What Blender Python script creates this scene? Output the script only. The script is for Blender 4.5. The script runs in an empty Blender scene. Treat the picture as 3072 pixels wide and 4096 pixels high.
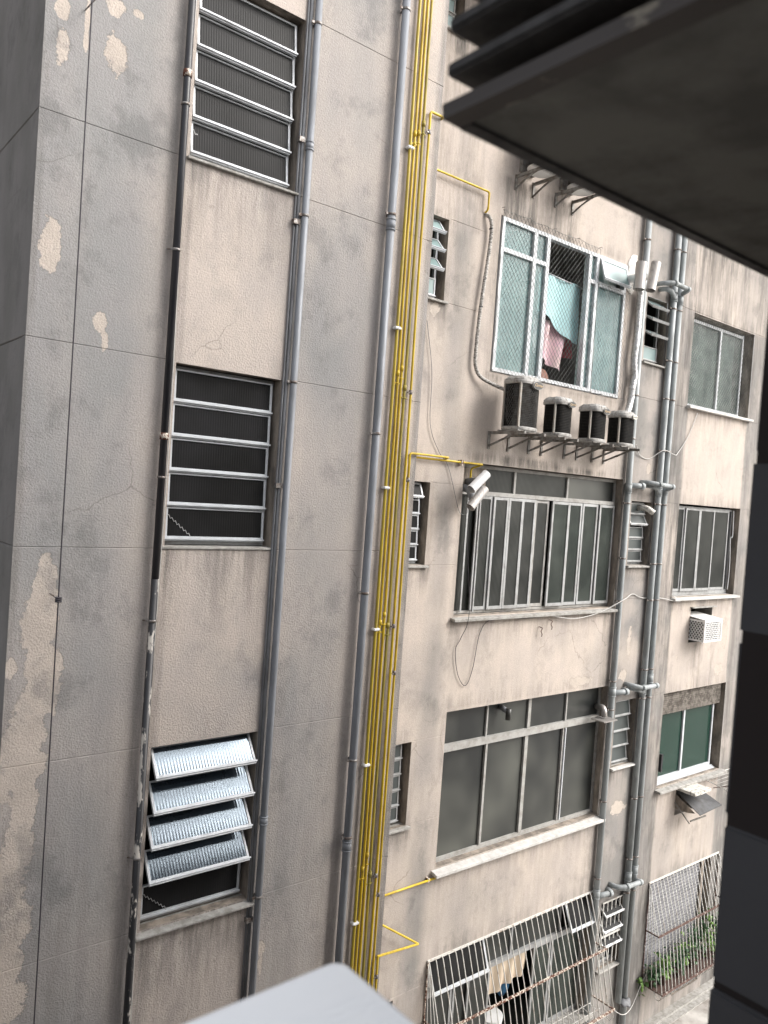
import bpy, bmesh, math, random
from mathutils import Vector, Matrix, noise
random.seed(7)
S = bpy.context.scene
COL = S.collection
PI = math.pi
# ------------------------------------------------------------------ camera basis (metres, camera at origin; X along the walls, Y into them, Z up)
CR = Vector((0.77611, -0.626572, 0.071135)); CU = Vector((-0.04032, 0.063268, 0.997182)); CF = Vector((0.629307, 0.776791, -0.02384))
FPX = 3174.03
YA, YB = 5.613, 6.54          # outer faces of the projecting wall and of the recessed wall
ZG = -7.95                    # courtyard floor
def at(px, py, Y):            # a point of the photograph (3072x4096) on the vertical plane y=Y
    d = CF + CR * ((px - 1536) / FPX) - CU * ((py - 2048) / FPX)
    return d * (Y / d.y)
# ------------------------------------------------------------------ materials
def mat(name):
    m = bpy.data.materials.new(name); m.use_nodes = True
    nt = m.node_tree; nt.nodes.clear()
    return m, nt, nt.nodes, nt.links
def N(ns, t, **kw):
    n = ns.new(t)
    for k, v in kw.items():
        if k in n.inputs.keys() if hasattr(n.inputs, 'keys') else False: n.inputs[k].default_value = v
        else: setattr(n, k, v)
    return n
def rgba(c): return (c[0], c[1], c[2], 1)
def simple(name, c, rough=.5, metal=0, c2=None, sc=8, bump=0, bsc=40, spec=.5, stretch=(1,1,1), lo=.4, hi=.65, det=4):
    m, nt, ns, L = mat(name)
    out = ns.new('ShaderNodeOutputMaterial'); p = ns.new('ShaderNodeBsdfPrincipled')
    L.new(p.outputs[0], out.inputs[0])
    p.inputs['Base Color'].default_value = rgba(c); p.inputs['Roughness'].default_value = rough
    p.inputs['Metallic'].default_value = metal; p.inputs['Specular IOR Level'].default_value = spec
    geo = ns.new('ShaderNodeNewGeometry')
    if c2 is not None:
        mp = ns.new('ShaderNodeMapping'); mp.inputs['Scale'].default_value = stretch
        L.new(geo.outputs['Position'], mp.inputs[0])
        nz = ns.new('ShaderNodeTexNoise'); nz.inputs['Scale'].default_value = sc; nz.inputs['Detail'].default_value = det; nz.inputs['Roughness'].default_value = .65
        L.new(mp.outputs[0], nz.inputs['Vector'])
        rp = ns.new('ShaderNodeMapRange'); rp.inputs['From Min'].default_value = lo; rp.inputs['From Max'].default_value = hi
        L.new(nz.outputs[0], rp.inputs['Value'])
        mx = ns.new('ShaderNodeMix'); mx.data_type = 'RGBA'
        mx.inputs[6].default_value = rgba(c); mx.inputs[7].default_value = rgba(c2)
        L.new(rp.outputs[0], mx.inputs[0]); L.new(mx.outputs[2], p.inputs['Base Color'])
        rr = ns.new('ShaderNodeMapRange'); rr.inputs['To Min'].default_value = rough; rr.inputs['To Max'].default_value = min(1, rough + .25)
        L.new(rp.outputs[0], rr.inputs['Value']); L.new(rr.outputs[0], p.inputs['Roughness'])
    if bump:
        nb = ns.new('ShaderNodeTexNoise'); nb.inputs['Scale'].default_value = bsc; nb.inputs['Detail'].default_value = 3
        L.new(geo.outputs['Position'], nb.inputs['Vector'])
        b = ns.new('ShaderNodeBump'); b.inputs['Strength'].default_value = bump; b.inputs['Distance'].default_value = .01
        L.new(nb.outputs[0], b.inputs['Height']); L.new(b.outputs[0], p.inputs['Normal'])
    return m
def stucco(name, beige, grey, streakc, peelc, bsc=42, bstr=.5, amp=.5):
    """rendered wall: colour attribute 'wear' = (broad grime, rain streaks, peeled paint)"""
    m, nt, ns, L = mat(name)
    out = ns.new('ShaderNodeOutputMaterial'); p = ns.new('ShaderNodeBsdfPrincipled'); L.new(p.outputs[0], out.inputs[0])
    p.inputs['Roughness'].default_value = .92; p.inputs['Specular IOR Level'].default_value = .25
    geo = ns.new('ShaderNodeNewGeometry'); at_ = ns.new('ShaderNodeAttribute'); at_.attribute_name = 'wear'
    sep = ns.new('ShaderNodeSeparateColor'); L.new(at_.outputs['Color'], sep.inputs[0])
    def noi(scale, stretch=(1,1,1), det=4, rough=.6, off=0):
        mp = ns.new('ShaderNodeMapping'); mp.inputs['Scale'].default_value = stretch; mp.inputs['Location'].default_value = (off, off*.7, off*1.3)
        L.new(geo.outputs['Position'], mp.inputs[0])
        t = ns.new('ShaderNodeTexNoise'); t.inputs['Scale'].default_value = scale; t.inputs['Detail'].default_value = det; t.inputs['Roughness'].default_value = rough
        L.new(mp.outputs[0], t.inputs['Vector']); return t.outputs[0]
    def ma(op, a, b, clamp=False):
        n = ns.new('ShaderNodeMath'); n.operation = op; n.use_clamp = clamp
        for i, v in enumerate((a, b)):
            if isinstance(v, (int, float)): n.inputs[i].default_value = v
            else: L.new(v, n.inputs[i])
        return n.outputs[0]
    def rng(v, a, b, c=0., d=1.):
        n = ns.new('ShaderNodeMapRange'); n.interpolation_type = 'SMOOTHSTEP'
        L.new(v, n.inputs['Value']); n.inputs['From Min'].default_value = a; n.inputs['From Max'].default_value = b
        n.inputs['To Min'].default_value = c; n.inputs['To Max'].default_value = d; return n.outputs[0]
    def mix(f, a, b, mode='MIX'):
        n = ns.new('ShaderNodeMix'); n.data_type = 'RGBA'; n.blend_type = mode; L.new(f, n.inputs[0])
        for i, v in ((6, a), (7, b)):
            if isinstance(v, tuple): n.inputs[i].default_value = rgba(v)
            else: L.new(v, n.inputs[i])
        return n.outputs[2]
    big = noi(1.5, (1.5, 1, .7), 6, .62)
    g = ma('ADD', sep.outputs[0], ma('MULTIPLY', ma('SUBTRACT', big, .5), amp), True)
    col = mix(g, beige, grey)
    # green/purple tint drift
    tint = rng(noi(3.1, (1,1,.6), 3, .5, 9), .35, .65)
    col = mix(ma('MULTIPLY', tint, .18), col, (.37, .335, .335))
    st = noi(5, (1.3, 1, .15), 7, .75, 3)
    fine = noi(16, (1.5, 1, .16), 5, .7, 5)
    s = ma('MULTIPLY', sep.outputs[1], rng(ma('ADD', ma('MULTIPLY', st, .7), ma('MULTIPLY', fine, .3)), .38, .62), True)
    col = mix(s, col, streakc)
    blot = ma('MULTIPLY', rng(noi(11, (1.2, 1, .8), 7, .8, 14), .60, .70), ma('ADD', ma('MULTIPLY', sep.outputs[1], .9), .07), True)
    col = mix(blot, col, tuple(v * .55 for v in streakc))
    pn = ma('ADD', sep.outputs[2], ma('MULTIPLY', ma('SUBTRACT', noi(9, (1,1,1), 8, .72, 21), .5), 1.15))
    pe = rng(pn, .48, .515)
    col = mix(pe, col, mix(rng(noi(5, (1,1,1), 4, .6, 31), .3, .7), peelc, tuple(v * .86 for v in peelc)))
    # thin dark rim round each peeled patch
    rim = ma('MULTIPLY', rng(pn, .44, .485), ma('SUBTRACT', 1.0, pe), True)
    col = mix(ma('MULTIPLY', rim, .35), col, (.12, .11, .10))
    spk = noi(60, (1,1,1), 3, .7, 2)
    col = mix(rng(spk, .35, .75, 0, .16), col, (.13, .12, .11))
    vo = ns.new('ShaderNodeTexVoronoi'); vo.feature = 'DISTANCE_TO_EDGE'; vo.inputs['Scale'].default_value = .9
    dn = ns.new('ShaderNodeTexNoise'); dn.inputs['Scale'].default_value = 3; dn.inputs['Detail'].default_value = 7; L.new(geo.outputs['Position'], dn.inputs['Vector'])
    vm = ns.new('ShaderNodeVectorMath'); vm.operation = 'MULTIPLY_ADD'; L.new(dn.outputs['Color'], vm.inputs[0]); vm.inputs[1].default_value = (.28,.28,.28); L.new(geo.outputs['Position'], vm.inputs[2]); L.new(vm.outputs[0], vo.inputs['Vector'])
    crack = ma('MULTIPLY', rng(vo.outputs['Distance'], .006, .001), rng(noi(1.1, (1,1,1), 2, .5, 41), .58, .66), True)
    col = mix(ma('MULTIPLY', crack, .4), col, (.10, .09, .08))
    cloud = ma('MULTIPLY', rng(noi(2.6, (1, 1, .8), 8, .72, 51), .50, .66), ma('ADD', ma('MULTIPLY', sep.outputs[0], .45), .20), True)
    col = mix(cloud, col, tuple(v * .62 for v in grey))
    L.new(col, p.inputs['Base Color'])
    h = ma('ADD', noi(bsc, (1,1,1), 2, .6), ma('MULTIPLY', noi(bsc * .22, (1,1,1), 2, .5, 4), .16))
    h = ma('SUBTRACT', h, ma('MULTIPLY', pe, .35))
    b = ns.new('ShaderNodeBump'); b.inputs['Strength'].default_value = bstr; b.inputs['Distance'].default_value = .012
    L.new(h, b.inputs['Height']); L.new(b.outputs[0], p.inputs['Normal'])
    return m
def glass(name, c, rough=.25, rib=0, ribdist=.003, see=0., tint=(.6,.62,.6), ribaxis=0, spec=.5, c2=None, sc=2.2, metal=0, ior=1.5):
    m, nt, ns, L = mat(name)
    out = ns.new('ShaderNodeOutputMaterial'); p = ns.new('ShaderNodeBsdfPrincipled')
    p.inputs['Base Color'].default_value = rgba(c); p.inputs['Roughness'].default_value = rough; p.inputs['Specular IOR Level'].default_value = spec; p.inputs['Metallic'].default_value = metal; p.inputs['IOR'].default_value = ior
    if ior > 1.6: p.inputs['Specular Tint'].default_value = (.72, .86, 1, 1)
    geo = ns.new('ShaderNodeNewGeometry')
    nz = ns.new('ShaderNodeTexNoise'); nz.inputs['Scale'].default_value = sc; nz.inputs['Detail'].default_value = 2
    L.new(geo.outputs['Position'], nz.inputs['Vector'])
    mx = ns.new('ShaderNodeMix'); mx.data_type = 'RGBA'; mx.inputs[6].default_value = rgba(c); mx.inputs[7].default_value = rgba(c2 or tuple(v * .6 for v in c))
    rp = ns.new('ShaderNodeMapRange'); rp.inputs['From Min'].default_value = .35; rp.inputs['From Max'].default_value = .65
    L.new(nz.outputs[0], rp.inputs['Value']); L.new(rp.outputs[0], mx.inputs[0]); L.new(mx.outputs[2], p.inputs['Base Color'])
    if rib:
        sx = ns.new('ShaderNodeSeparateXYZ'); L.new(geo.outputs['Position'], sx.inputs[0])
        w = ns.new('ShaderNodeMath'); w.operation = 'MULTIPLY'; w.inputs[1].default_value = rib * 2 * PI; L.new(sx.outputs[ribaxis], w.inputs[0])
        s_ = ns.new('ShaderNodeMath'); s_.operation = 'SINE'; L.new(w.outputs[0], s_.inputs[0])
        b = ns.new('ShaderNodeBump'); b.inputs['Strength'].default_value = 1; b.inputs['Distance'].default_value = ribdist
        L.new(s_.outputs[0], b.inputs['Height']); L.new(b.outputs[0], p.inputs['Normal'])
    if see > 0:
        t = ns.new('ShaderNodeBsdfTransparent'); t.inputs[0].default_value = rgba(tint)
        ms = ns.new('ShaderNodeMixShader'); ms.inputs[0].default_value = 1 - see
        L.new(t.outputs[0], ms.inputs[1]); L.new(p.outputs[0], ms.inputs[2]); L.new(ms.outputs[0], out.inputs[0])
    else: L.new(p.outputs[0], out.inputs[0])
    return m
M = {}
M['stuccoA'] = stucco('rough_render', (.53,.465,.415), (.285,.282,.278), (.15,.137,.125), (.53,.465,.41), 72, .5, .8)
M['stuccoB'] = stucco('pale_render', (.53,.462,.405), (.225,.217,.206), (.10,.092,.083), (.50,.44,.385), 80, .30, .75)
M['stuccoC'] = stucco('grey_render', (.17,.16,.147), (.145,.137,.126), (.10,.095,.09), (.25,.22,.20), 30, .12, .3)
M['reveal'] = simple('reveal_render', (.34,.29,.24), .9, c2=(.15,.13,.11), sc=5, bump=.3, bsc=40, stretch=(1.5,1.5,.5), lo=.38, hi=.62)
M['sillstone'] = simple('sill_stone', (.37,.36,.34), .75, c2=(.23,.22,.20), sc=14, bump=.4, bsc=60, lo=.38, hi=.66)
M['sillwhite'] = simple('white_sill', (.54,.53,.51), .6, c2=(.40,.39,.37), sc=12, bump=.2, lo=.4, hi=.7)
M['alu'] = simple('white_aluminium', (.55,.575,.60), .34, c2=(.40,.41,.425), sc=6, lo=.45, hi=.75)
M['alugrey'] = simple('anodised_aluminium', (.38,.39,.395), .4, .3, c2=(.27,.27,.265), sc=7)
M['painted'] = simple('weathered_frame_paint', (.36,.355,.34), .6, c2=(.25,.24,.22), sc=9, lo=.4, hi=.7)
M['gibs'] = glass('ribbed_dark_glass', (.022,.022,.023), .35, 48, .0003, 0, c2=(.014,.014,.014), spec=.06)
M['gfrost'] = glass('frosted_dark_glass', (.016,.018,.018), .32, 0, 0, .0, c2=(.085,.088,.078), sc=1.1, spec=.45)
M['gsky'] = glass('ribbed_open_glass', (.03,.038,.048), .10, 40, .00022, .0, spec=.5, ior=1.9, c2=(.02,.026,.034))
M['gturq'] = glass('turquoise_frosted_glass', (.28,.385,.385), .25, 0, 0, .5, (.80,.94,.94), c2=(.19,.275,.285))
M['gcurt'] = glass('grey_curtained_glass', (.165,.19,.18), .25, 0, 0, .62, (.75,.82,.80), c2=(.08,.095,.09))
M['ggreen'] = glass('green_glass', (.022,.058,.044), .12, 0, 0, .3, (.35,.6,.5), c2=(.018,.05,.038))
M['gribc'] = glass('ribbed_grey_glass', (.055,.058,.054), .3, 44, .0012, .2, (.5,.54,.51), c2=(.022,.025,.023))
M['gribg'] = glass('ribbed_green_glass', (.085,.098,.088), .3, 48, .0010, .42, (.55,.62,.57), c2=(.04,.05,.045))
M['gsmall'] = glass('small_pane_glass', (.06,.072,.072), .3, 0, 0, .0, c2=(.035,.04,.04))
M['gpale'] = glass('pale_frosted_pane', (.30,.40,.40), .35, 0, 0, .2, (.8,.95,.95), c2=(.24,.33,.33))
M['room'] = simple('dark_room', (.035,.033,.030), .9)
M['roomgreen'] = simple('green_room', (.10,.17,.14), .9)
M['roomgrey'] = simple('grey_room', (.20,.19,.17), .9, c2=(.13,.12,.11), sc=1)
M['pvc'] = simple('grey_pvc', (.235,.25,.275), .45, c2=(.16,.168,.18), sc=9, stretch=(1,1,.2))
M['pvcB'] = simple('pale_grey_pvc', (.31,.335,.345), .45, c2=(.20,.215,.215), sc=8, stretch=(1,1,.25))
M['pvcdark'] = simple('dark_pvc', (.17,.175,.185), .5, c2=(.10,.10,.105), sc=14, stretch=(1,1,.2))
M['black'] = simple('black_pipe', (.018,.018,.022), .3, c2=(.05,.05,.052), sc=6, stretch=(1,1,.2), lo=.5, hi=.7)
M['blackflake'] = simple('flaked_pipe_paint', (.02,.02,.022), .4, c2=(.42,.39,.35), sc=13, stretch=(1,1,.35), lo=.55, hi=.6)
M['wirewhite'] = simple('pale_cable', (.5,.49,.47), .5)
M['wiredark'] = simple('dark_cable', (.035,.03,.038), .6)
for k, c, c2 in (('yel1', (.46,.34,.03), (.36,.27,.04)), ('yel2', (.54,.38,.016), (.42,.285,.018)), ('yel3', (.36,.27,.025), (.25,.21,.04)), ('yel4', (.62,.44,.02), (.48,.33,.02))):
    M[k] = simple('yellow_gas_paint_' + k[-1], c, .38, c2=c2, sc=9, stretch=(1,1,.3), lo=.42, hi=.62)
M['galv'] = simple('galvanised_clamp', (.30,.29,.28), .45, .6, c2=(.12,.08,.06), sc=30)
M['white'] = simple('white_plastic', (.78,.78,.77), .4)
M['iron'] = simple('white_painted_bar', (.58,.57,.54), .5, c2=(.32,.26,.21), sc=13, lo=.54, hi=.72)
M['rust'] = simple('rusty_bar', (.62,.56,.48), .7, c2=(.10,.035,.02), sc=32, lo=.44, hi=.52, bump=.4, bsc=80)
M['rustdark'] = simple('rusted_brown_bar', (.09,.05,.04), .8, c2=(.35,.31,.28), sc=16, lo=.56, hi=.64)
M['bracket'] = simple('grey_bracket', (.24,.235,.22), .6, c2=(.12,.10,.085), sc=15)
M['acgrille'] = simple('black_coil', (.010,.0095,.009), .8, spec=.12, c2=(.035,.032,.027), sc=30, lo=.55, hi=.75)
M['aclid'] = simple('weathered_lid', (.38,.37,.355), .6, c2=(.20,.19,.175), sc=20, lo=.45, hi=.66)
M['acpost'] = simple('lid_post', (.30,.29,.265), .5, c2=(.30,.26,.22), sc=20)
M['badge'] = simple('dark_badge', (.03,.03,.028), .4)
M['badgepale'] = simple('pale_badge', (.62,.60,.52), .4)
M['gold'] = simple('gold_letters', (.55,.40,.24), .4)
M['flue'] = simple('brushed_flue', (.40,.38,.36), .42, .6, c2=(.26,.25,.245), sc=7, stretch=(6,1,.3))
M['foil'] = simple('silver_wrap', (.62,.62,.62), .35, .55, c2=(.38,.38,.37), sc=28, bump=1.0, bsc=45)
M['hose'] = simple('wrapped_hose', (.50,.48,.45), .7, c2=(.13,.12,.11), sc=42, stretch=(.6,1,2.2), lo=.42, hi=.6)
M['putty'] = simple('white_filler', (.74,.72,.68), .8, c2=(.4,.38,.34), sc=30, bump=1, bsc=35, lo=.55, hi=.7)
M['netting'] = simple('safety_net_cord', (.07,.07,.065), .8, c2=(.40,.40,.38), sc=4)
M['sheet'] = simple('turquoise_sheet', (.40,.62,.64), .8)
M['pink'] = simple('pink_towel', (.66,.44,.50), .9, c2=(.68,.55,.52), sc=4)
M['cream'] = simple('cream_cloth', (.52,.43,.33), .9)
M['curtain'] = simple('pale_curtain', (.75,.78,.74), .9, c2=(.30,.38,.37), sc=3, stretch=(2.5,1,.06), lo=.42, hi=.58)
M['red'] = simple('red_plastic', (.55,.03,.05), .4)
M['blue'] = simple('blue_plastic', (.02,.10,.20), .5)
M['skin'] = simple('brown_cloth', (.20,.09,.06), .7)
M['leaf'] = simple('leaf', (.035,.09,.03), .45, c2=(.02,.055,.02), sc=9)
M['leaf2'] = simple('young_leaf', (.15,.26,.05), .45, c2=(.06,.13,.03), sc=9)
M['pot'] = simple('terracotta_pot', (.07,.04,.032), .8)
M['shutter'] = simple('grey_roller_slat', (.27,.27,.285), .6, c2=(.20,.20,.21), sc=5)
M['shutterold'] = simple('mouldy_roller_slat', (.17,.15,.13), .8, c2=(.07,.06,.05), sc=12, lo=.4, hi=.6)
M['concrete'] = simple('dirty_marble', (.62,.60,.55), .7, c2=(.16,.15,.13), sc=22, lo=.5, hi=.66, bump=.5, bsc=40)
M['darksheet'] = simple('blackened_sheet', (.05,.052,.055), .3, c2=(.022,.02,.02), sc=8)
M['ground'] = simple('courtyard_concrete', (.47,.45,.42), .85, c2=(.22,.20,.18), sc=2.2, bump=.4, bsc=25, lo=.40, hi=.66, det=8)
M['own'] = simple('facing_wall_render', (.30,.27,.24), .9, c2=(.20,.185,.17), sc=1.2)
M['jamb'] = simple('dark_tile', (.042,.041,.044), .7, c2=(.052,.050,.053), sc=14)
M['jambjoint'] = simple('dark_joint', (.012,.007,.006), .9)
M['slab'] = simple('slab_underside', (.112,.105,.088), .85, c2=(.070,.064,.054), sc=7, lo=.42, hi=.62, det=8)
M['slat'] = simple('brown_slat_paint', (.026,.022,.020), .6, c2=(.016,.014,.013), sc=14)
M['slatedge'] = simple('chipped_slat_edge', (.032,.024,.020), .65, c2=(.17,.15,.12), sc=26, stretch=(1,.45,1), lo=.60, hi=.64, det=6)
M['ledge'] = simple('white_gloss_paint', (.93,.94,.94), .22, c2=(.85,.865,.865), sc=14, stretch=(.5,3,1), lo=.5, hi=.75, det=8)
# ------------------------------------------------------------------ object helpers
def tag(o, label=None, cat=None, group=None, kind=None):
    if label: o['label'] = label
    if cat: o['category'] = cat
    if group: o['group'] = group
    if kind: o['kind'] = kind
    return o
def thing(name, label, cat, loc=(0,0,0), group=None):
    o = bpy.data.objects.new(name, None); COL.objects.link(o); o.location = loc; o.empty_display_size = .1
    return tag(o, label, cat, group)
def root_loc(o):
    return Vector(o.location) if o.parent is None else Vector((0,0,0))
def mk(name, bm, m, parent=None, label=None, smooth=False, mods=None):
    me = bpy.data.meshes.new(name)
    if smooth:
        for f in bm.faces: f.smooth = True
    bm.normal_update(); bm.to_mesh(me); bm.free()
    me.materials.append(M[m] if isinstance(m, str) else m)
    if isinstance(smooth, (int, float)) and smooth is not True and smooth: pass
    o = bpy.data.objects.new(name, me); COL.objects.link(o)
    if parent is not None:
        o.parent = parent
        if parent.parent is None and parent.type == 'EMPTY': o.matrix_parent_inverse = Matrix.Translation(-Vector(parent.location))
    if label: o['label'] = label
    return o
def B(): return bmesh.new()
def box(bm, x0, x1, y0, y1, z0, z1, rot=None, piv=None):
    vs = [bm.verts.new((x, y, z)) for x in (x0, x1) for y in (y0, y1) for z in (z0, z1)]
    for q in ((0,1,3,2), (4,6,7,5), (0,4,5,1), (2,3,7,6), (0,2,6,4), (1,5,7,3)): bm.faces.new([vs[i] for i in q])
    if rot is not None: bmesh.ops.rotate(bm, verts=vs, cent=piv, matrix=rot)
    return vs
def bar(bm, a, b, w, h=None):
    """square bar from a to b"""
    h = h or w; a = Vector(a); b = Vector(b); d = (b - a).normalized()
    up = Vector((0,0,1)) if abs(d.z) < .95 else Vector((0,1,0))
    s = d.cross(up).normalized(); u = s.cross(d)
    vs = []
    for p in (a, b):
        for i, j in ((-1,-1), (1,-1), (1,1), (-1,1)): vs.append(bm.verts.new(p + s * (i * w / 2) + u * (j * h / 2)))
    for q in ((0,1,2,3), (7,6,5,4), (0,4,5,1), (1,5,6,2), (2,6,7,3), (3,7,4,0)): bm.faces.new([vs[i] for i in q])
def fillet(pts, r=.04, n=4):
    pts = [Vector(p) for p in pts]
    if len(pts) < 3: return pts
    out = [pts[0]]
    for i in range(1, len(pts) - 1):
        a, b, c = pts[i-1], pts[i], pts[i+1]
        ra = min(r, (a-b).length * .45); rc = min(r, (c-b).length * .45)
        p0 = b + (a-b).normalized() * ra; p1 = b + (c-b).normalized() * rc
        for k in range(n + 1):
            t = k / n; out.append(p0 * (1-t)**2 + b * 2*t*(1-t) + p1 * t*t)
    out.append(pts[-1]); return out
def smoothpts(pts, n=6):
    pts = [Vector(p) for p in pts]; P = [pts[0]] + pts + [pts[-1]]; out = []
    for i in range(1, len(P) - 2):
        for k in range(n):
            t = k / n; a, b, c, d = P[i-1], P[i], P[i+1], P[i+2]
            out.append(.5 * (2*b + (c-a)*t + (2*a-5*b+4*c-d)*t*t + (3*b-a-3*c+d)*t**3))
    out.append(pts[-1]); return out
def tube(bm, pts, r, seg=10, cap=True, rf=None, wob=0):
    pts = [Vector(p) for p in pts]
    rings = []; t0 = (pts[1] - pts[0]).normalized()
    nrm = t0.orthogonal().normalized()
    for i, p in enumerate(pts):
        t = ((pts[min(i+1, len(pts)-1)] - p).normalized() + (p - pts[max(i-1, 0)]).normalized())
        t = t.normalized() if t.length > 1e-6 else t0
        nrm = (nrm - t * nrm.dot(t)); nrm = nrm.normalized() if nrm.length > 1e-6 else t.orthogonal().normalized()
        bn = t.cross(nrm); rr = r if rf is None else r * rf(i / (len(pts)-1))
        ring = []
        for k in range(seg):
            a = 2*PI*k/seg; q = rr * (1 + (random.uniform(-wob, wob) if wob else 0))
            ring.append(bm.verts.new(p + nrm*math.cos(a)*q + bn*math.sin(a)*q))
        rings.append(ring)
    for A_, B_ in zip(rings, rings[1:]):
        for k in range(seg):
            f = bm.faces.new((A_[k], A_[(k+1) % seg], B_[(k+1) % seg], B_[k])); f.smooth = seg > 5
    if cap:
        bm.faces.new(rings[0][::-1]); bm.faces.new(rings[-1])
    return rings
def vpipe(bm, x, y, z0, z1, r, seg=12): tube(bm, [(x, y, z0), (x, y, z1)], r, seg)
def ring_at(bm, x, y, z, r, h, seg=14): tube(bm, [(x, y, z - h/2), (x, y, z + h/2)], r, seg)
def frame(bm, x0, x1, z0, z1, y, d, w, wb=None, wt=None):
    """rectangular frame of bars, butt-jointed; front at y, depth d"""
    wb = wb or w; wt = wt or w
    box(bm, x0, x1, y, y + d, z0, z0 + wb); box(bm, x0, x1, y, y + d, z1 - wt, z1)
    box(bm, x0, x0 + w, y, y + d, z0 + wb, z1 - wt); box(bm, x1 - w, x1, y, y + d, z0 + wb, z1 - wt)
def tilt_bm(bm, verts, zt, yt, ang):   # swing about a top hinge, bottom edge outwards (-Y)
    bmesh.ops.rotate(bm, verts=verts, cent=(0, yt, zt), matrix=Matrix.Rotation(-ang, 3, 'X'))
# ------------------------------------------------------------------ walls
def breaks(lo, hi, step, keys):
    ks = sorted(set([lo, hi] + [k for k in keys if lo < k < hi])); out = []
    for a, b in zip(ks, ks[1:]):
        n = max(1, round((b - a) / step)); out += [a + (b - a) * i / n for i in range(n)]
    return out + [hi]
def wall_mesh(name, Y, x0, x1, z0, z1, openings, step, grooves, gfn, wear, m, parent, label, depth=.16, fine=None):
    zk = [z for o in openings for z in o[2:4]]; xk = [x for o in openings for x in o[0:2]]
    for z in grooves: zk += [z - .005, z, z + .005]
    xs = breaks(x0, x1, step, xk); zs = breaks(z0, z1, step, zk)
    if fine: xs = sorted(set(breaks(fine[0], fine[1], step, xk) + [v for v in breaks(x0, x1, step*4, xk) if not fine[0] < v < fine[1]])); zs = sorted(set([v for v in zs if fine[2] <= v <= fine[3]] + [v for v in breaks(z0, z1, step*4, zk) if not fine[2] < v < fine[3]]))
    bm = B(); lay = bm.loops.layers.float_color.new('wear'); grid = {}
    def inside(xa, xb, za, zb):
        xc, zc = (xa+xb)/2, (za+zb)/2
        return any(o[0] < xc < o[1] and o[2] < zc < o[3] for o in openings)
    wv = {}
    def V(i, j):
        if (i, j) not in grid:
            x, z = xs[i], zs[j]; y = Y
            for g in grooves:
                if abs(z - g) < 1e-4 and gfn(x, z): y += .005
            v = bm.verts.new((x, y, z)); grid[(i, j)] = v
            a = wear(x, z); wv[v] = (max(0, min(1, a[0])), max(0, min(1, a[1])), max(0, min(1, a[2])), 1)
        return grid[(i, j)]
    for i in range(len(xs) - 1):
        for j in range(len(zs) - 1):
            if inside(xs[i], xs[i+1], zs[j], zs[j+1]): continue
            bm.faces.new((V(i, j), V(i+1, j), V(i+1, j+1), V(i, j+1)))
    for f in bm.faces:
        for l in f.loops: l[lay] = wv[l.vert]
    o = mk(name, bm, m, parent, label)
    return o
def reveal(parent, x0, x1, z0, z1, Y, d, m='reveal', left=True):
    bm = B(); e = .002
    def q(*p): bm.faces.new([bm.verts.new(v) for v in p])
    q((x0, Y+e, z0), (x0, Y+d, z0), (x0, Y+d, z1), (x0, Y+e, z1)); q((x1, Y+e, z0), (x1, Y+e, z1), (x1, Y+d, z1), (x1, Y+d, z0))
    q((x0, Y+e, z1), (x0, Y+d, z1), (x1, Y+d, z1), (x1, Y+e, z1)); q((x0, Y+e, z0), (x1, Y+e, z0), (x1, Y+d, z0), (x0, Y+d, z0))
    return mk('window_reveal', bm, m, parent)
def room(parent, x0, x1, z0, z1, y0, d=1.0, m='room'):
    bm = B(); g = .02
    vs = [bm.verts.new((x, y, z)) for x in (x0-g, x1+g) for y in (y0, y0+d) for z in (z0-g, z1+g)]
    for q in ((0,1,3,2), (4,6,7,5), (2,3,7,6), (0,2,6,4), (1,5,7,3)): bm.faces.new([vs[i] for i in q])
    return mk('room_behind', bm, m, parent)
def nz(x, z, s, o=0): return noise.fractal(Vector((x*s + o, o*1.7, z*s)), 1.0, 2.0, 4)
def smooth(a, b, v):
    t = max(0, min(1, (v - a) / (b - a))); return t*t*(3-2*t)
def band(x, a, b, f=.06): return smooth(a - f, a + f, x) * (1 - smooth(b - f, b + f, x))
def blob(x, z, cx, cz, rx, rz):
    d = math.hypot((x - cx)/rx, (z - cz)/rz); return max(0, 1 - d*.5) if d < 2 else 0
bld = thing('apartment_building', 'stained beige apartment building with ribbed louvre windows, yellow gas lines and grey drain pipes', 'building', (4.9, YB, ZG))
AW = [(2.465, 3.38, 2.37, 3.753), (2.465, 3.38, -.515, .858), (2.465, 3.38, -3.43, -2.03)]
AJ = [3.79, 2.36, .868, -.53, -2.02, -3.43, -4.9, 5.2]
PEEL = [(1.885,2.89,.075,.13),(1.90,2.84,.06,.06),(1.53,2.80,.05,.10),(1.527,1.47,.065,.20),(1.52,3.05,.05,.08),(1.86,3.2,.06,.06),(1.885,1.04,.05,.08),(1.93,.93,.025,.07),(2.02,3.22,.05,.03),(1.68,3.0,.02,.2),
        (1.63,-.80,.08,.20),(1.60,-1.06,.12,.24),(1.66,-1.45,.11,.3),(1.58,-1.75,.12,.25),(1.62,-1.3,.09,.2),(1.64,-1.55,.08,.22),(1.60,-1.8,.09,.2),(1.48,-1.86,.07,.12),(1.55,-2.0,.16,.14),(1.44,-2.05,.1,.2),(1.58,-2.3,.08,.22),(1.56,-2.6,.09,.2),(1.50,-2.85,.08,.25),(1.57,-3.1,.1,.2),(1.50,-3.4,.12,.25),(1.55,-3.65,.12,.15),(1.44,-1.35,.03,.09),(3.56,-3.9,.035,.07),(3.55,-4.06,.02,.12)]
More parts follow.
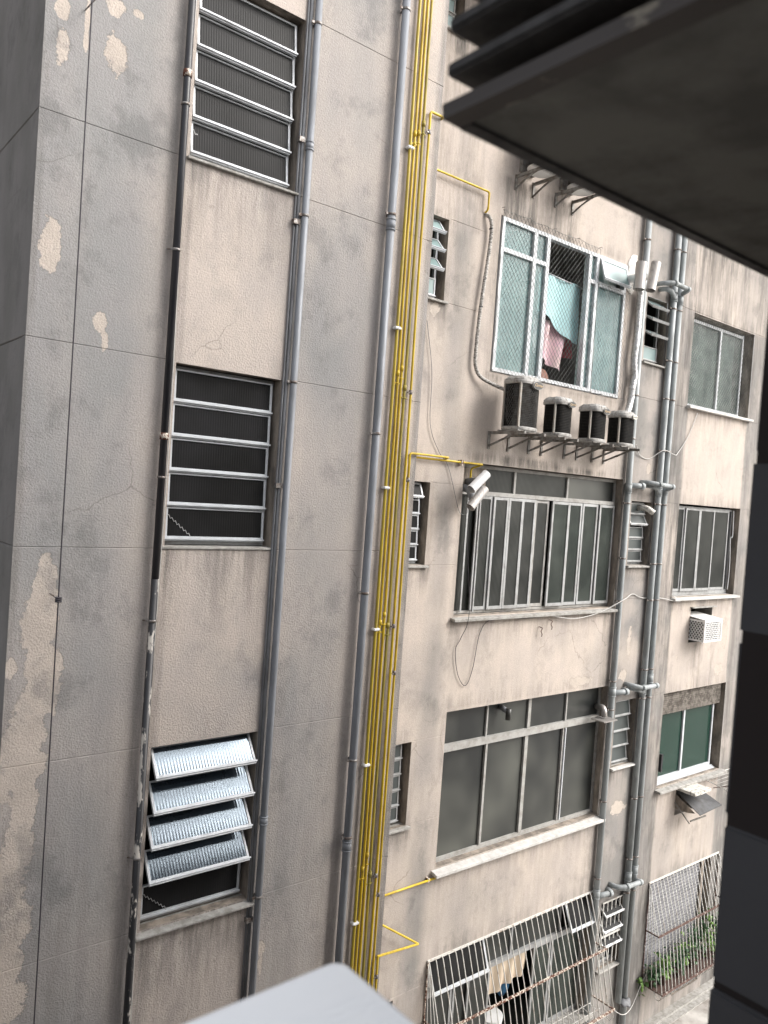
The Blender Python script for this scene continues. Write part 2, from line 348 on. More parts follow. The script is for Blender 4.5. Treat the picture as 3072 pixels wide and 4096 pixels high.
def wearA(x, z):
    g = .18
    if x < 2.40: g = .86 - .38 * smooth(2.05, 2.38, x) + .14 * band(x, 1.5, 2.0, .2)
    elif x < 3.44: g = .06
    elif x < 4.36: g = .72 - .38 * smooth(4.0, 4.3, x) - .15 * band(x, 3.46, 3.62, .05)
    else: g = .10 + .55 * smooth(4.80, 4.88, x)
    g += nz(x, z, .9, 3) * .30 + nz(x, z, .45, 9) * .25
    if x > 3.44: g += .10 * smooth(1.5, -3.5, z)
    if 2.42 < x < 3.44: g += .5 * band(z, -1.75, -1.35, .2) * (.5 + nz(x, z, 1.5, 4))
    s = .05
    for (a, b, zb, zt) in AW[:3]:
        if a < x < b and zb - .9 < z < zb: s += .75 * (1 - (zb - z) / .9) ** 1.3
    if 2.3 < x < 2.52: s += .35
    if 3.38 < x < 3.5: s += .3
    if x > 4.80: s += .5
    if x < 1.46: s += .45
    if 4.30 < x < 4.5: s += .15
    s += .25 * smooth(-.5, -3.5, z); s -= .08 * (2.45 < x < 3.4)
    p = 0
    for c in PEEL:
        b_ = blob(x, z, *c); p = max(p, b_)
    return g, s, p
projw = wall_mesh('wall', YA, 1.41, 4.89, ZG, 5.9, AW, .03, AJ, lambda x, z: not 2.44 < x < 3.41, wearA, 'stuccoA', bld, 'projecting grey-stained rough wall with peeling patches at its left edge', fine=(1.41, 4.89, -5.0, 4.8))
# side return of the projecting wall, going away from the camera
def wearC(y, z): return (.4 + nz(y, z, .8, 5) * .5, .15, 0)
bm = B(); lay = bm.loops.layers.float_color.new('wear')
ys = breaks(YA, YA + 8, .15, []); zs = breaks(ZG, 5.9, .15, [v for g in AJ for v in (g-.009, g, g+.009)])
gv = {}
for i, y in enumerate(ys):
    for j, z in enumerate(zs): gv[(i, j)] = bm.verts.new((1.41 + (.010 if any(abs(z-g) < 1e-4 for g in AJ) and i else 0) + (.004 if i == 0 else 0) * 0, y, z))
for i in range(len(ys)-1):
    for j in range(len(zs)-1):
        f = bm.faces.new((gv[(i+1, j)], gv[(i, j)], gv[(i, j+1)], gv[(i+1, j+1)]))
        for l in f.loops: l[lay] = (*wearC(l.vert.co.y, l.vert.co.z), 1)
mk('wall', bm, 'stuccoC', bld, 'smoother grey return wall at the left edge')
bm = B(); box(bm, 1.43, 4.87, YA + 1.2, YA + 7.9, ZG, 5.88); mk('inner_mass', bm, 'own', bld)
bm = B(); bm.faces.new([bm.verts.new(p) for p in ((4.89, YA, ZG), (4.89, YB, ZG), (4.89, YB, 5.9), (4.89, YA, 5.9))]); mk('wall', bm, 'own', bld, 'narrow return between the projecting and the recessed wall')
bm = B(); box(bm, 1.40, 16.05, YA - .02, YA + 8, 5.902, 6.1); 
mk('roof', bm, 'own', bld)
# recessed wall
BW = [(5.45, 5.93, 2.16, 3.05), (5.45, 5.93, -.765, .155), (5.45, 5.93, -3.70, -2.755), (5.45, 5.93, 5.06, 5.80), (5.45, 5.93, -6.6, -5.7),
      (6.74, 9.25, 1.51, 3.33), (6.435, 9.55, -1.365, .425), (6.445, 9.56, -4.31, -2.48), (6.45, 9.60, -7.15, -5.42),
      (9.79, 10.30, 2.12, 3.03), (9.79, 10.30, -.775, .14), (9.79, 10.30, -3.68, -2.73), (9.83, 10.36, -6.64, -5.68),
      (11.03, 12.90, 1.64, 3.045), (11.03, 12.90, -1.27, .16), (11.03, 12.90, -4.20, -2.745), (11.03, 12.90, -7.1, -5.68),
      (11.60, 12.26, -2.0, -1.45), (11.60, 12.20, -4.74, -4.33), (11.95, 12.75, -7.75, -7.35)]
BJ = [3.065, 2.15, 1.61, .158, -.77, -1.26, -2.75, -3.70, -4.2, -5.67]
def gB(x, z):
    for g, ok in ((3.065, x > 10.6 or 5.97 < x < 6.5), (2.15, 5.97 < x < 6.5), (1.61, x > 9.7), (.158, 5.95 < x < 6.42 or x > 10.5), (-.77, 5.97 < x < 6.42), (-1.26, x > 9.7), (-2.75, 5.95 < x < 6.43 or x > 10.5), (-3.70, 5.97 < x < 6.43), (-4.2, x > 10.5), (-5.67, x < 6.4 or x > 10.5)):
        if abs(z - g) < .002: return ok
    return False
ST = [(6.94,.18,3.8,.9),(7.25,.16,3.8,.8),(7.67,.14,3.8,.9),(8.0,.12,3.8,.9),(7.1,.5,.55,.6),(7.75,.35,.55,.6),(8.4,.35,.5,.7),(8.9,.25,.5,.7),(6.15,.12,3.0,.35),(11.15,.1,4.2,.9),(11.4,.15,4.2,.9),(11.75,.12,4.2,.8),(12.1,.2,4.2,.85),(12.5,.14,4.2,.8),(11.72,.08,-4.8,.6),(11.9,.12,-2.0,.8),(12.35,.06,-2.0,.6)]
def wearB(x, z):
    g = .12; s = .10
    g += .75 * band(x, 6.03, 6.30, .10) * (.55 + .5 * nz(x*.3, z, .8, 2)) + .35 * band(x, 4.9, 5.2, .1)
    if x > 9.56: g = .60 + .45 * smooth(0, 1, nz(x, z, 1.1, 8)*2)
    if 10.40 < x < 11.03: g = .80 + .3 * nz(x, z, 2, 2)
    if 11.03 < x < 12.9: g = .06 + .25 * smooth(-4.3, -5.2, z)
    if x >= 12.9: g = .75
    if 10.95 < x and z > 3.05: g = .34
    g += nz(x, z, .8, 6) * .30 + nz(x, z, 2.2, 16) * .18
    g += .22 * smooth(-3.5, -6, z)
    for (cx, w, zt, k) in ST:
        if z < zt:
            L_ = 1.6 if zt > 3 else 1.1
            s += k * math.exp(-((x - cx)/w)**2) * max(0, 1 - (zt - z)/L_)
    for (a, b, zb, zt) in BW[:17]:
        if a - .1 < x < b + .1 and zb - .45 < z < zb: s += .55 * (1 - (zb - z)/.45) ** 1.5
        if a < x < b and zt < z < zt + .22: s += .40 * (1 - (z - zt)/.22)
        if (abs(x - a) < .10 or abs(x - b) < .10) and zb - .2 < z < zt: s += .22
    if 10.30 < x < 11.05: s += .55 + .5 * max(0, nz(x, z, 1.4, 33))
    if 9.3 < x < 9.8: s += .25
    g += .55 * band(x, 9.50, 9.54, .03) + .5 * band(x, 10.24, 10.29, .03)
    if x > 12.9: s += .4
    if x > 10.9 and z > 3.05: s += .08
    s += .3 * smooth(-7.0, -7.9, z) + .12 * smooth(-4, -6.5, z)
    if 4.89 < x < 5.6: s += .1
    if 5.7 < x < 6.4 and z > 3: s += .3
    p = 0
    for c in ((9.9, -2.35, .1, .1), (10.15, .62, .07, .08), (10.0, -1.9, .05, .25), (10.05, -4.3, .2, .12), (12.7, -1.9, .1, .25), (12.6, -2.5, .15, .1), (8.9, -2.35, .25, .08), (5.8, 2.05, .08, .10), (9.4, 3.2, .05, .2), (9.9, 3.3, .1, .1), (11.3, -2.2, .05, .05)):
        p = max(p, blob(x, z, *c) * .9)
    return g, s, p
recw = wall_mesh('wall', YB, 4.89, 16, ZG, 5.9, BW, .05, BJ, gB, wearB, 'stuccoB', bld, 'recessed beige wall with grey rain streaks', fine=(4.89, 13.3, ZG, 6.0))
# ------------------------------------------------------------------ windows
def ribbed_sash(parent, x0, x1, zt, zb, y, ang, wf, m, gm, wbot=None, label=None, ysep=.022, sub='sash'):
    wbot = wbot or wf
    h = zt - zb; bm = B(); frame(bm, x0, x1, zb, zt, y - ysep, ysep, wf*.75, wbot, wf*.5)
    # thin lip along the bottom rail
    box(bm, x0 - .006, x1 + .006, y - ysep - .014, y - ysep, zb + wbot*.30, zb + wbot*.62)
    tilt_bm(bm, bm.verts[:], zt, y, ang); s = mk(sub, bm, m, parent, label)
    bm = B(); box(bm, x0 + wf*.7, x1 - wf*.7, y - ysep*.7, y - ysep*.45, zb + wbot*.8, zt - wf*.6)
    tilt_bm(bm, bm.verts[:], zt, y, ang); mk('pane', bm, gm, parent)
def wpart(name, bm, m, label=None): return mk(name, bm, m, bld, label)
def sill(parent, x0, x1, z, Y, out=.05, back=.1, t=.028, m='sillstone', slope=.02):
    bm = B(); vs = box(bm, x0, x1, Y - out, Y + back, z - t, z)
    for v in vs:
        if v.co.y < Y: v.co.z -= slope
        v.co.x += random.uniform(-.003, .003)
    bmesh.ops.bevel(bm, geom=bm.edges[:], offset=.004, segments=1, affect='EDGES')
    mk('sill', bm, m, parent)
# three big louvre windows of the projecting wall
for k, (x0, x1, z0, z1) in enumerate(AW):
    bm = B(); fx0, fx1 = x0 + .004, x1 - .02
    yf = YA + .095
    frame(bm, fx0, fx1, z0 + .012, z1 - .01, yf, .05, .022, .026, .03)
    lab = ['top louvre window with all five ribbed panes almost shut', 'middle louvre window with all five ribbed panes shut', 'lower louvre window with four panes swung open and reflecting the sky', None][k]
    w = wpart('window', bm, 'alugrey', lab)
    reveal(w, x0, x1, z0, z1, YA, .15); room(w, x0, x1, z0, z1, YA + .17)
    zt = z1 - .035; zb = z0 + .035; p = (zt - zb) / 5
    for i in range(5):
        a = math.radians({0: 7, 1: 2.5, 2: 37, 3: 5}[k] if i < 4 or k in (0, 1) else 0)
        g = 'gsky' if k == 2 and i < 4 else 'gibs'
        ribbed_sash(w, fx0 + .02, fx1 - .022, zt - i*p, zt - (i+1)*p + .004, yf - .002, a, .024, 'alu', g, .036)
    if k in (0, 1):
        sill(w, x0 - .02, x1 + .055, z0 + .006, YA, .03 if k == 0 else .012, .1, .02, 'sillstone', .004)
    elif k == 2: sill(w, x0 - .05, x1 + .05, z0 + .004, YA, .055, .1, .022, 'sillstone', .03)
    if k < 3:   # cracked corner of the lowest pane patched with a zigzag line
        bm = B(); pts = []
        for i in range(15):
            t = i / 14; pts.append((x0 + .035 + .20*t, yf - .026, z0 + .24 - .16*t + (.009 if i % 2 else -.009)))
        tube(bm, pts, .0035, 4); mk('crack', bm, 'alugrey', w)
# small louvre windows beside the corner and beside the drain stacks
def small_window(x0, x1, z0, z1, n, angs, gm, lab, Y=YB, sillm='sillstone', fm='alugrey', so=.04, left=None):
    bm = B(); frame(bm, x0 + .003, x1 - .055, z0 + .01, z1 - .012, Y + .095, .04, .028)
    w = wpart('window', bm, fm, lab); reveal(w, x0, x1, z0, z1, Y, .15); room(w, x0, x1, z0, z1, Y + .16)
    zt, zb = z1 - .03, z0 + .03; p = (zt - zb)/n
    for i in range(n):
        ribbed_sash(w, x0 + .02, x1 - .075, zt - i*p, zt - (i+1)*p + .004, Y + .092, math.radians(angs[i]), .024, fm, gm, .03)
    sill(w, x0 - .03, x1 + .04, z0 + .004, Y, so, .1, .025, sillm, .012)
    return w
small_window(5.45, 5.93, 2.16, 3.05, 4, [38, 42, 42, 0], 'gpale', 'narrow corner window with three panes propped open', fm='alu')
small_window(5.45, 5.93, -.765, .155, 5, [22, 3, 3, 3, 3], 'gibs', 'narrow corner window with white rails and shut ribbed panes', fm='alu')
small_window(5.45, 5.93, -3.70, -2.755, 5, [2, 2, 2, 2, 2], 'gsmall', 'narrow corner window with shut grey panes above the lower sill', so=.05)
small_window(5.45, 5.93, 5.06, 5.80, 4, [0, 0, 0, 0], 'gpale', 'narrow corner window at the very top', fm='painted')
small_window(5.45, 5.93, -6.6, -5.7, 4, [0, 0, 0, 0], 'gsmall', None)
small_window(9.79, 10.30, 2.12, 3.03, 4, [52, 60, 60, 0], 'gpale', 'narrow window with thin horizontal panes open beside the drain stack', so=.04)
w2 = small_window(9.79, 10.30, -.775, .14, 5, [3, 28, 3, 3, 3], 'gsmall', 'narrow window with an exhaust elbow sticking out of its top pane', so=.05)
small_window(9.79, 10.30, -3.68, -2.73, 4, [9, 9, 9, 9], 'gsmall', 'narrow window with four wide grey panes and a white sill', sillm='sillwhite', so=.06)
w4 = small_window(9.83, 10.36, -6.64, -5.68, 4, [48, 45, 48, 0], 'gibs', 'lowest narrow window behind straight upright bars', so=.06)
bm = B()
for i in range(6): bar(bm, (9.85 + i*.10, YB - .02, -6.60), (9.85 + i*.10, YB - .02, -5.66), .012)
bar(bm, (9.83, YB - .02, -5.655), (10.38, YB - .02, -5.655), .016); bar(bm, (9.81, YB - .03, -6.15), (10.38, YB - .03, -6.15), .012, .03)
mk('bars', bm, 'iron', w4)
# exhaust elbow in the second narrow window
bm = B(); tube(bm, fillet([(10.08, YB + .08, .05), (10.10, YB - .05, .055), (10.17, YB - .12, -.01)], .05, 5), .042, 14); mk('exhaust_elbow', bm, 'concrete', w2)
# --- large window 1 : turquoise glass, safety net in front
Y1 = YB + .012
bm = B(); T = .028
frame(bm, 6.755, 9.24, 1.52, 3.32, Y1 - .03, .07, .045)
box(bm, 7.315, 7.375, Y1 - .036, Y1 + .03, 1.565, 3.275); box(bm, 7.56, 7.62, Y1 - .034, Y1 + .03, 1.565, 3.275)
box(bm, 8.40, 8.455, Y1 - .034, Y1 + .03, 1.565, 3.275); box(bm, 8.555, 8.61, Y1 - .036, Y1 + .03, 1.565, 3.275)
box(bm, 6.80, 7.315, Y1 - .033, Y1 + .028, 2.92, 2.97); box(bm, 7.375, 7.56, Y1 - .033, Y1 + .028, 2.92, 2.97)
box(bm, 8.455, 8.555, Y1 - .033, Y1 + .028, 2.92, 2.97); box(bm, 8.61, 9.195, Y1 - .033, Y1 + .028, 2.915, 2.975)
W1 = wpart('window', bm, 'alu', 'wide window with turquoise frosted glass and laundry in its open middle'); reveal(W1, 6.74, 9.25, 1.51, 3.33, YB, .12)
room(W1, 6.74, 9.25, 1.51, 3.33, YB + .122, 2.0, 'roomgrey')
def pane(parent, x0, x1, z0, z1, y, m):
    bm = B(); box(bm, x0, x1, y, y + .005, z0, z1); mk('pane', bm, m, parent)
for a, b, c, d in ((6.80,7.315,1.565,2.92),(6.80,7.315,2.97,3.275),(7.375,7.56,1.565,2.92),(7.375,7.56,2.97,3.275),(8.455,8.555,1.565,2.92),(8.455,8.555,2.97,3.275),(8.61,9.195,1.565,2.915)):
    pane(W1, a, b, c, d, Y1, 'gturq')
ribbed_sash(W1, 8.625, 9.20, 3.262, 2.97, Y1 - .03, math.radians(17), .035, 'alu', 'gpale', .035)
def cloth_mesh(x0, x1, zt, zb, y, folds, amp, nx=40, nz_=14, hem=None, seed=0, drape=0):
    bm = B(); vs = []
    for j in range(nz_ + 1):
        t = j / nz_; row = []
        for i in range(nx + 1):
            s = i / nx; x = x0 + (x1 - x0)*s; zbb = zb + (hem(s) if hem else 0)
            z = zt + (zbb - zt)*t - drape*math.sin(PI*s)*(1-t)*.0
            yy = y + amp*(.35 + .65*t)*math.sin(2*PI*folds*s + 2.1*math.sin(3*s + seed) + t*.9) + .35*amp*math.sin(11.3*s + 5*t + seed)
            row.append(bm.verts.new((x, yy, z)))
        vs.append(row)
    for j in range(nz_):
        for i in range(nx): bm.faces.new((vs[j][i], vs[j+1][i], vs[j+1][i+1], vs[j][i+1]))
    return bm
for a, b, s_ in ((6.82, 7.55, 1), (8.46, 9.19, 3)):
    mk('curtain', cloth_mesh(a, b, 3.26, 1.6, YB + .10, 3.2, .018, seed=s_), 'curtain', W1, smooth=True)
# --- laundry
r_ = thing('clothes_rod', 'thin metal clothes rod across the open middle of the turquoise window', 'rod', (8.1, YB + .14, 2.9))
bm = B(); tube(bm, [(7.62, YB + .14, 2.93), (8.56, YB + .14, 2.87)], .009, 8); mk('rod', bm, 'alu', r_)
o = mk('hanging_sheet', cloth_mesh(7.66, 8.50, 2.90, 2.30, YB + .15, 2.6, .03, hem=lambda s: .12 - .30*s + .03*math.sin(7*s), seed=2), 'sheet', smooth=True)
tag(o, 'turquoise bed sheet hanging from the rod in the open window', 'sheet')
o = mk('hanging_towel', cloth_mesh(7.63, 8.30, 2.36, 1.80, YB + .22, 1.6, .05, hem=lambda s: .22*(1-s)**2 - .05*s, seed=5), 'pink', smooth=True)
tag(o, 'pink towel hanging below the turquoise sheet in the open window', 'towel')
o = mk('hanging_cloth', cloth_mesh(8.18, 8.60, 2.34, 1.98, YB + .34, 2, .03, seed=8), 'red', smooth=True)
tag(o, 'red and dark garment half hidden behind the pink towel', 'garment')
bm = B(); bmesh.ops.create_icosphere(bm, subdivisions=3, radius=.5, matrix=Matrix.Translation((7.93, YB + .33, 1.60)) @ Matrix.Diagonal((.40, .28, .36, 1)))
for v in bm.verts: v.co += Vector((1, 1, 1)) * noise.noise(v.co * 9) * .02
o = mk('folded_blanket', bm, 'skin', smooth=True); tag(o, 'reddish brown bundle of cloth on the bottom edge of the open window', 'blanket')
# --- safety nets
def net(name, label, regions, y, parts_extra=None, cw=.066, ch=.080, r=.0021):
    t = thing(name, label, 'safety net', (regions[0][0], y, regions[0][2]))
    bm = B()
    for (x0, x1, z0, z1) in regions:
        sl = ch / cw; W_, H_ = x1 - x0, z1 - z0
        k0 = -int(H_/ch) - 2
        for sgn in (1, -1):
            for k in range(k0, int(W_/cw) + 3):
                # line: z = z0 + sgn*sl*(x - (x0 + k*cw)) [+H for -]
                pts = []
                xa = x0 + k*cw
                n = 14
                for i in range(n + 1):
                    t_ = i / n; z = z0 + H_*t_; x = xa + (H_*t_)/sl if sgn > 0 else xa + (H_*(1-t_))/sl
                    if x0 - 1e-4 <= x <= x1 + 1e-4:
                        sag = .012*noise.noise(Vector((x*2, z*2, 3)))
                        pts.append((x + sag, y - .004*sgn*0 + .01*noise.noise(Vector((x*1.5, z*1.5, 9))), z + sag))
                if len(pts) > 1: tube(bm, pts, r, 3, False)
    mk('netting', bm, 'netting', t)
    bm = B()
    for (x0, x1, z0, z1) in regions:
        per = [(x0, z0), (x1, z0), (x1, z1), (x0, z1), (x0, z0)]
        for (a, b), (c, d) in zip(per, per[1:]):
            L_ = math.hypot(c-a, d-b); n = max(2, int(L_/.09)); pts = []
            for i in range(n + 1):
                q = i/n; o1 = random.uniform(-.012, .012); pts.append((a + (c-a)*q + (o1 if a == c else 0), y, b + (d-b)*q + (o1 if b == d else 0) - (.0 if b != d else 0)))
            tube(bm, pts, .0028, 4, False)
    mk('border_cord', bm, 'netting', t)
    bm = B()
    for (x0, x1, z0, z1) in regions:
        n = max(3, int((x1 - x0)/.45))
        for i in range(n + 1):
            for zz in (z0, z1): tube(bm, [(x0 + (x1-x0)*i/n, y + .03, zz + .02), (x0 + (x1-x0)*i/n, y - .015, zz + .02), (x0 + (x1-x0)*i/n, y - .015, zz)], .004, 5)
    mk('hook', bm, 'galv', t)
    return t
net('safety_net', 'diamond mesh net stretched over the turquoise window with laundry', [(6.72, 8.585, 1.50, 3.38), (8.59, 9.29, 1.50, 2.93)], YB - .05)
# --- large window 2
Y2 = YB + .11
bm = B(); frame(bm, 6.44, 9.545, -1.355, .415, Y2, .05, .035, .03, .04)
box(bm, 6.475, 9.51, Y2 - .02, Y2 + .045, .055, .105)
for x in (7.42, 8.46): box(bm, x, x + .035, Y2 - .004, Y2 + .04, .105, .375)
W2 = wpart('window', bm, 'painted', 'wide window with narrow folding ribbed glass panels and two exhaust tubes in its corner'); reveal(W2, 6.435, 9.55, -1.365, .425, YB, .17)
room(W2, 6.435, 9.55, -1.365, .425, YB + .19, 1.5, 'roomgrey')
pane(W2, 6.95, 7.42, .105, .375, Y2 + .02, 'gribc'); pane(W2, 7.455, 8.46, .105, .375, Y2 + .02, 'gribc'); pane(W2, 8.495, 9.51, .105, .375, Y2 + .02, 'gfrost')
bm = B(); box(bm, 6.475, 6.93, Y2 + .01, Y2 + .035, .105, .375); mk('blanking_board', bm, 'reveal', W2)
pane(W2, 6.475, 6.76, -1.32, .055, Y2 + .02, 'gribc')
edges = [(6.78,7.05,1,'gribc',.0),(7.05,7.32,1,'gribc',.02),(7.32,7.59,1,'gribc',.02),(7.59,7.85,1,'gribc',.0),(7.86,8.13,0,'gribc',-.02),(8.15,8.51,1,'gribg',.02),(8.51,8.80,1,'gribg',.0),(8.81,9.15,1,'gribg',.0),(9.16,9.50,1,'gribg',.02)]
for a, b, k, g, off in edges:
    bm = B(); frame(bm, a + .003, b - .003, -1.318, .05, Y2 - .02 - off, .022, .032, .04, .035); mk('sash', bm, 'alugrey' if k else 'painted', W2)
    pane(W2, a + .03, b - .03, -1.285, .02, Y2 - .012 - off, g)
bm = B(); box(bm, 6.78, 6.80, Y2 - .07, Y2 - .045, -1.33, .06); box(bm, 6.61, 6.635, Y2 - .03, Y2 - .02, -1.335, .05); mk('track', bm, 'alugrey', W2)
sill(W2, 6.39, 9.60, -1.357, YB, .075, .17, .035, 'sillstone', .03)
o = B(); bmesh.ops.create_cone(o, cap_ends=False, segments=20, radius1=.16, radius2=.2, depth=.26, matrix=Matrix.Translation((9.02, YB + .42, -1.10)))
tag(mk('red_basin', o, 'red', smooth=True), 'red plastic bucket blurred behind the right panes of the folding window', 'bucket')
# --- large window 3
Y3 = YB + .095
bm = B(); frame(bm, 6.45, 9.555, -4.30, -2.49, Y3, .05, .04, .045, .02)
box(bm, 6.49, 9.515, Y3 - .03, Y3 + .045, -2.985, -2.90)
W3 = None
for x, w_ in ((7.225, .026), (8.0, .055), (8.775, .026)): box(bm, x, x + w_, Y3 - .006, Y3 + .04, -2.90, -2.51)
for x, w_ in ((7.24, .035), (7.97, .06), (8.74, .035)): box(bm, x, x + w_, Y3 - .012, Y3 + .04, -4.255, -2.985)
W3 = wpart('window', bm, 'painted', 'wide window with eight plain dark frosted panes and flaking frame'); reveal(W3, 6.445, 9.56, -4.31, -2.48, YB, .15)
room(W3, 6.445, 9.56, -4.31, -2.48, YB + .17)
for a, b in ((6.49, 7.225), (7.251, 8.0), (8.055, 8.775), (8.80, 9.515)): pane(W3, a, b, -2.90, -2.51, Y3 + .02, 'gfrost')
for a, b in ((6.49, 7.24), (7.275, 7.97), (8.03, 8.74), (8.775, 9.515)): pane(W3, a, b, -4.255, -2.985, Y3 + .02, 'gfrost')
bm = B(); box(bm, 8.776, 8.792, Y3 - .03, Y3 - .013, -4.25, -2.99); mk('bead', bm, 'alu', W3)
sill(W3, 6.38, 9.62, -4.302, YB, .10, .14, .04, 'sillwhite', .045)
# little exhaust hoods on window 3
t = thing('exhaust_hood', 'small ribbed exhaust elbow with flat cap at the upper right corner of the flaking window', 'exhaust', (9.35, YB - .1, -2.85))
bm = B(); tube(bm, fillet([(9.46, YB + .08, -2.78), (9.36, YB - .10, -2.74), (9.36, YB - .12, -2.86)], .06, 5), .042, 12); mk('elbow', bm, 'flue', t)
bm = B(); box(bm, 9.20, 9.50, YB - .24, YB - .02, -2.90, -2.885); mk('cap', bm, 'flue', t)
t = thing('exhaust_hood', 'short dark exhaust stub poking through the second upper pane of the flaking window', 'exhaust', (7.6, YB, -2.6))
bm = B(); tube(bm, [(7.47, Y3, -2.56), (7.47, YB - .02, -2.59)], .035, 12); mk('elbow', bm, 'pvcdark', t)
bm = B(); tube(bm, [(7.48, YB - .03, -2.55), (7.48, YB - .03, -2.69)], .034, 12); mk('cap', bm, 'badge', t)
# --- large window 4 behind the cage
Y4 = YB + .11
bm = B(); frame(bm, 6.46, 9.59, -7.14, -5.43, Y4, .05, .04); box(bm, 6.50, 9.55, Y4 - .02, Y4 + .04, -5.93, -5.875)
for x in (7.46, 8.02, 9.02): box(bm, x, x + .03, Y4 - .004, Y4 + .04, -5.875, -5.47)
W4 = wpart('window', bm, 'alugrey', 'bottom window behind the white cage with a dark open middle'); reveal(W4, 6.45, 9.60, -7.15, -5.42, YB, .17)
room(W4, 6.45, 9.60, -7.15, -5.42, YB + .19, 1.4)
for a, b in ((7.49, 8.02), (8.05, 9.02)): pane(W4, a, b, -5.875, -5.47, Y4 + .02, 'gribc')
ribbed_sash(W4, 6.51, 7.45, -5.46, -5.87, Y4 - .01, math.radians(20), .035, 'alu', 'gibs', .045)
ribbed_sash(W4, 9.06, 9.56, -5.46, -5.87, Y4 - .01, math.radians(24), .035, 'alu', 'gibs', .045)
for a, b, g in ((6.50, 6.98, 'gribc'), (7.0, 7.40, 'gribc'), (7.22, 7.62, 'gribc'), (8.50, 8.86, 'gribg'), (8.88, 9.55, 'gribg')):
    off = .03 if a == 7.22 else 0
    bm = B(); frame(bm, a, b, -7.10, -5.93, Y4 - .01 - off, .02, .034); mk('sash', bm, 'alugrey', W4); pane(W4, a + .03, b - .03, -7.07, -5.96, Y4 - .002 - off, g)
sill(W4, 6.40, 9.65, -7.145, YB, .12, .17, .05, 'sillstone', .0)
o = mk('hanging_cloth', cloth_mesh(7.68, 8.46, -5.94, -6.40, YB + .18, 3, .03, hem=lambda s: .12*s, seed=4), 'cream', smooth=True); tag(o, 'cream garment hanging in the dark opening of the caged window', 'garment')
o = mk('hanging_cloth', cloth_mesh(8.1, 8.5, -5.93, -6.12, YB + .24, 4, .03, seed=6), 'badge', smooth=True); tag(o, 'small dark lace garment beside the cream one in the caged window', 'garment')
bm = B(); bmesh.ops.create_cone(bm, cap_ends=True, segments=22, radius1=.14, radius2=.18, depth=.28, matrix=Matrix.Translation((7.98, YB + .34, -6.93)))
o = mk('white_bucket', bm, 'white', smooth=False); tag(o, 'white bucket standing low behind the caged window', 'bucket')
bm = B(); bmesh.ops.create_icosphere(bm, subdivisions=3, radius=.16, matrix=Matrix.Translation((8.28, YB + .42, -6.42)) @ Matrix.Diagonal((.8, .6, 1.7, 1)))
for v in bm.verts: v.co += Vector((1, 1, 1)) * noise.noise(v.co * 8) * .03
o = mk('blue_bag', bm, 'blue', smooth=True); tag(o, 'dark blue plastic bag hanging behind the caged window', 'bag')
# --- right hand windows
YR = YB + .11
def two_pane(z0, z1, zt, mull, right, gm, roomm, lab, basez):
    bm = B(); frame(bm, 11.035, right + .06, z0, zt, YR, .05, .04, .05, .045); box(bm, mull, mull + .045, YR - .008, YR + .04, z0 + .05, zt - .045)
    w = wpart('window', bm, 'alu', lab); reveal(w, 11.03, 12.90, basez[0], basez[1], YB, .18); room(w, 11.03, 12.90, basez[0], basez[1], YB + .20, 1.2, roomm)
    pane(w, 11.075, mull, z0 + .05, zt - .045, YR + .02, gm); pane(w, mull + .045, right + .02, z0 + .05, zt - .045, YR + .02, gm)
    return w
WR1 = two_pane(1.655, 3.0, 3.0, 12.02, 12.72, 'gcurt', 'roomgrey', 'two-pane curtained window under a net at the upper right', (1.64, 3.045))
mk('curtain', cloth_mesh(11.1, 12.7, 2.96, 1.7, YR + .12, 5, .03, nx=70, seed=1), 'curtain', WR1, smooth=True)
sill(WR1, 11.0, 12.97, 1.645, YB, .07, .18, .04, 'sillwhite', .0)
net('safety_net', 'diamond mesh net stretched over the curtained two-pane window at the upper right', [(11.04, 12.93, 1.63, 3.03)], YB + .03, cw=.060, ch=.072)
# R2: four panels
bm = B(); frame(bm, 11.035, 12.86, -1.26, .13, YR, .05, .03, .06, .03)
WR2 = wpart('window', bm, 'alugrey', 'four-panel ribbed sliding window above the white cage box'); reveal(WR2, 11.03, 12.90, -1.27, .16, YB, .18); room(WR2, 11.03, 12.90, -1.27, .16, YB + .20)
for a, b, off in ((11.06, 11.375, 0), (11.375, 11.80, .02), (11.80, 12.25, .02), (12.25, 12.74, 0)):
    bm = B(); frame(bm, a + .002, b - .002, -1.195, .105, YR - .012 - off, .02, .03, .04, .03); mk('sash', bm, 'alugrey', WR2); pane(WR2, a + .03, b - .03, -1.16, .075, YR - .004 - off, 'gribc')
sill(WR2, 11.0, 12.98, -1.262, YB, .08, .18, .035, 'sillwhite', .02)
bm = B(); tube(bm, smoothpts([(12.84, YB + .08, .12), (12.85, YB + .07, -.3), (12.83, YB + .09, -.35), (12.85, YB + .08, -.8), (12.84, YB + .08, -1.2)]), .008, 6); mk('shutter_strap', bm, 'white', WR2)
# R3: roller shutter half down
WR3 = two_pane(-4.15, -3.07, -3.07, 11.83, 12.72, 'ggreen', 'roomgreen', 'green-glass sliding window under a mouldy roller blind', (-4.20, -2.745))
bm = B()
for i in range(11):
    z = -2.76 - i*.031; box(bm, 11.04, 12.86, YB + .055 + .006*(i % 2), YB + .075, z - .026, z)
mk('roller_blind', bm, 'shutterold', WR3)
bm = B()
for i in range(3): box(bm, 11.04, 12.82, YR - .02 - i*.022, YR - .004 - i*.022, -4.19, -4.15 - i*.012)
mk('track', bm, 'alu', WR3)
sill(WR3, 10.98, 12.99, -4.20, YB, .10, .18, .035, 'sillstone', .03)
bm = B(); box(bm, 11.055, 11.095, YB - .03, YB + .02, -3.95, -3.68); mk('latch', bm, 'black', WR3)
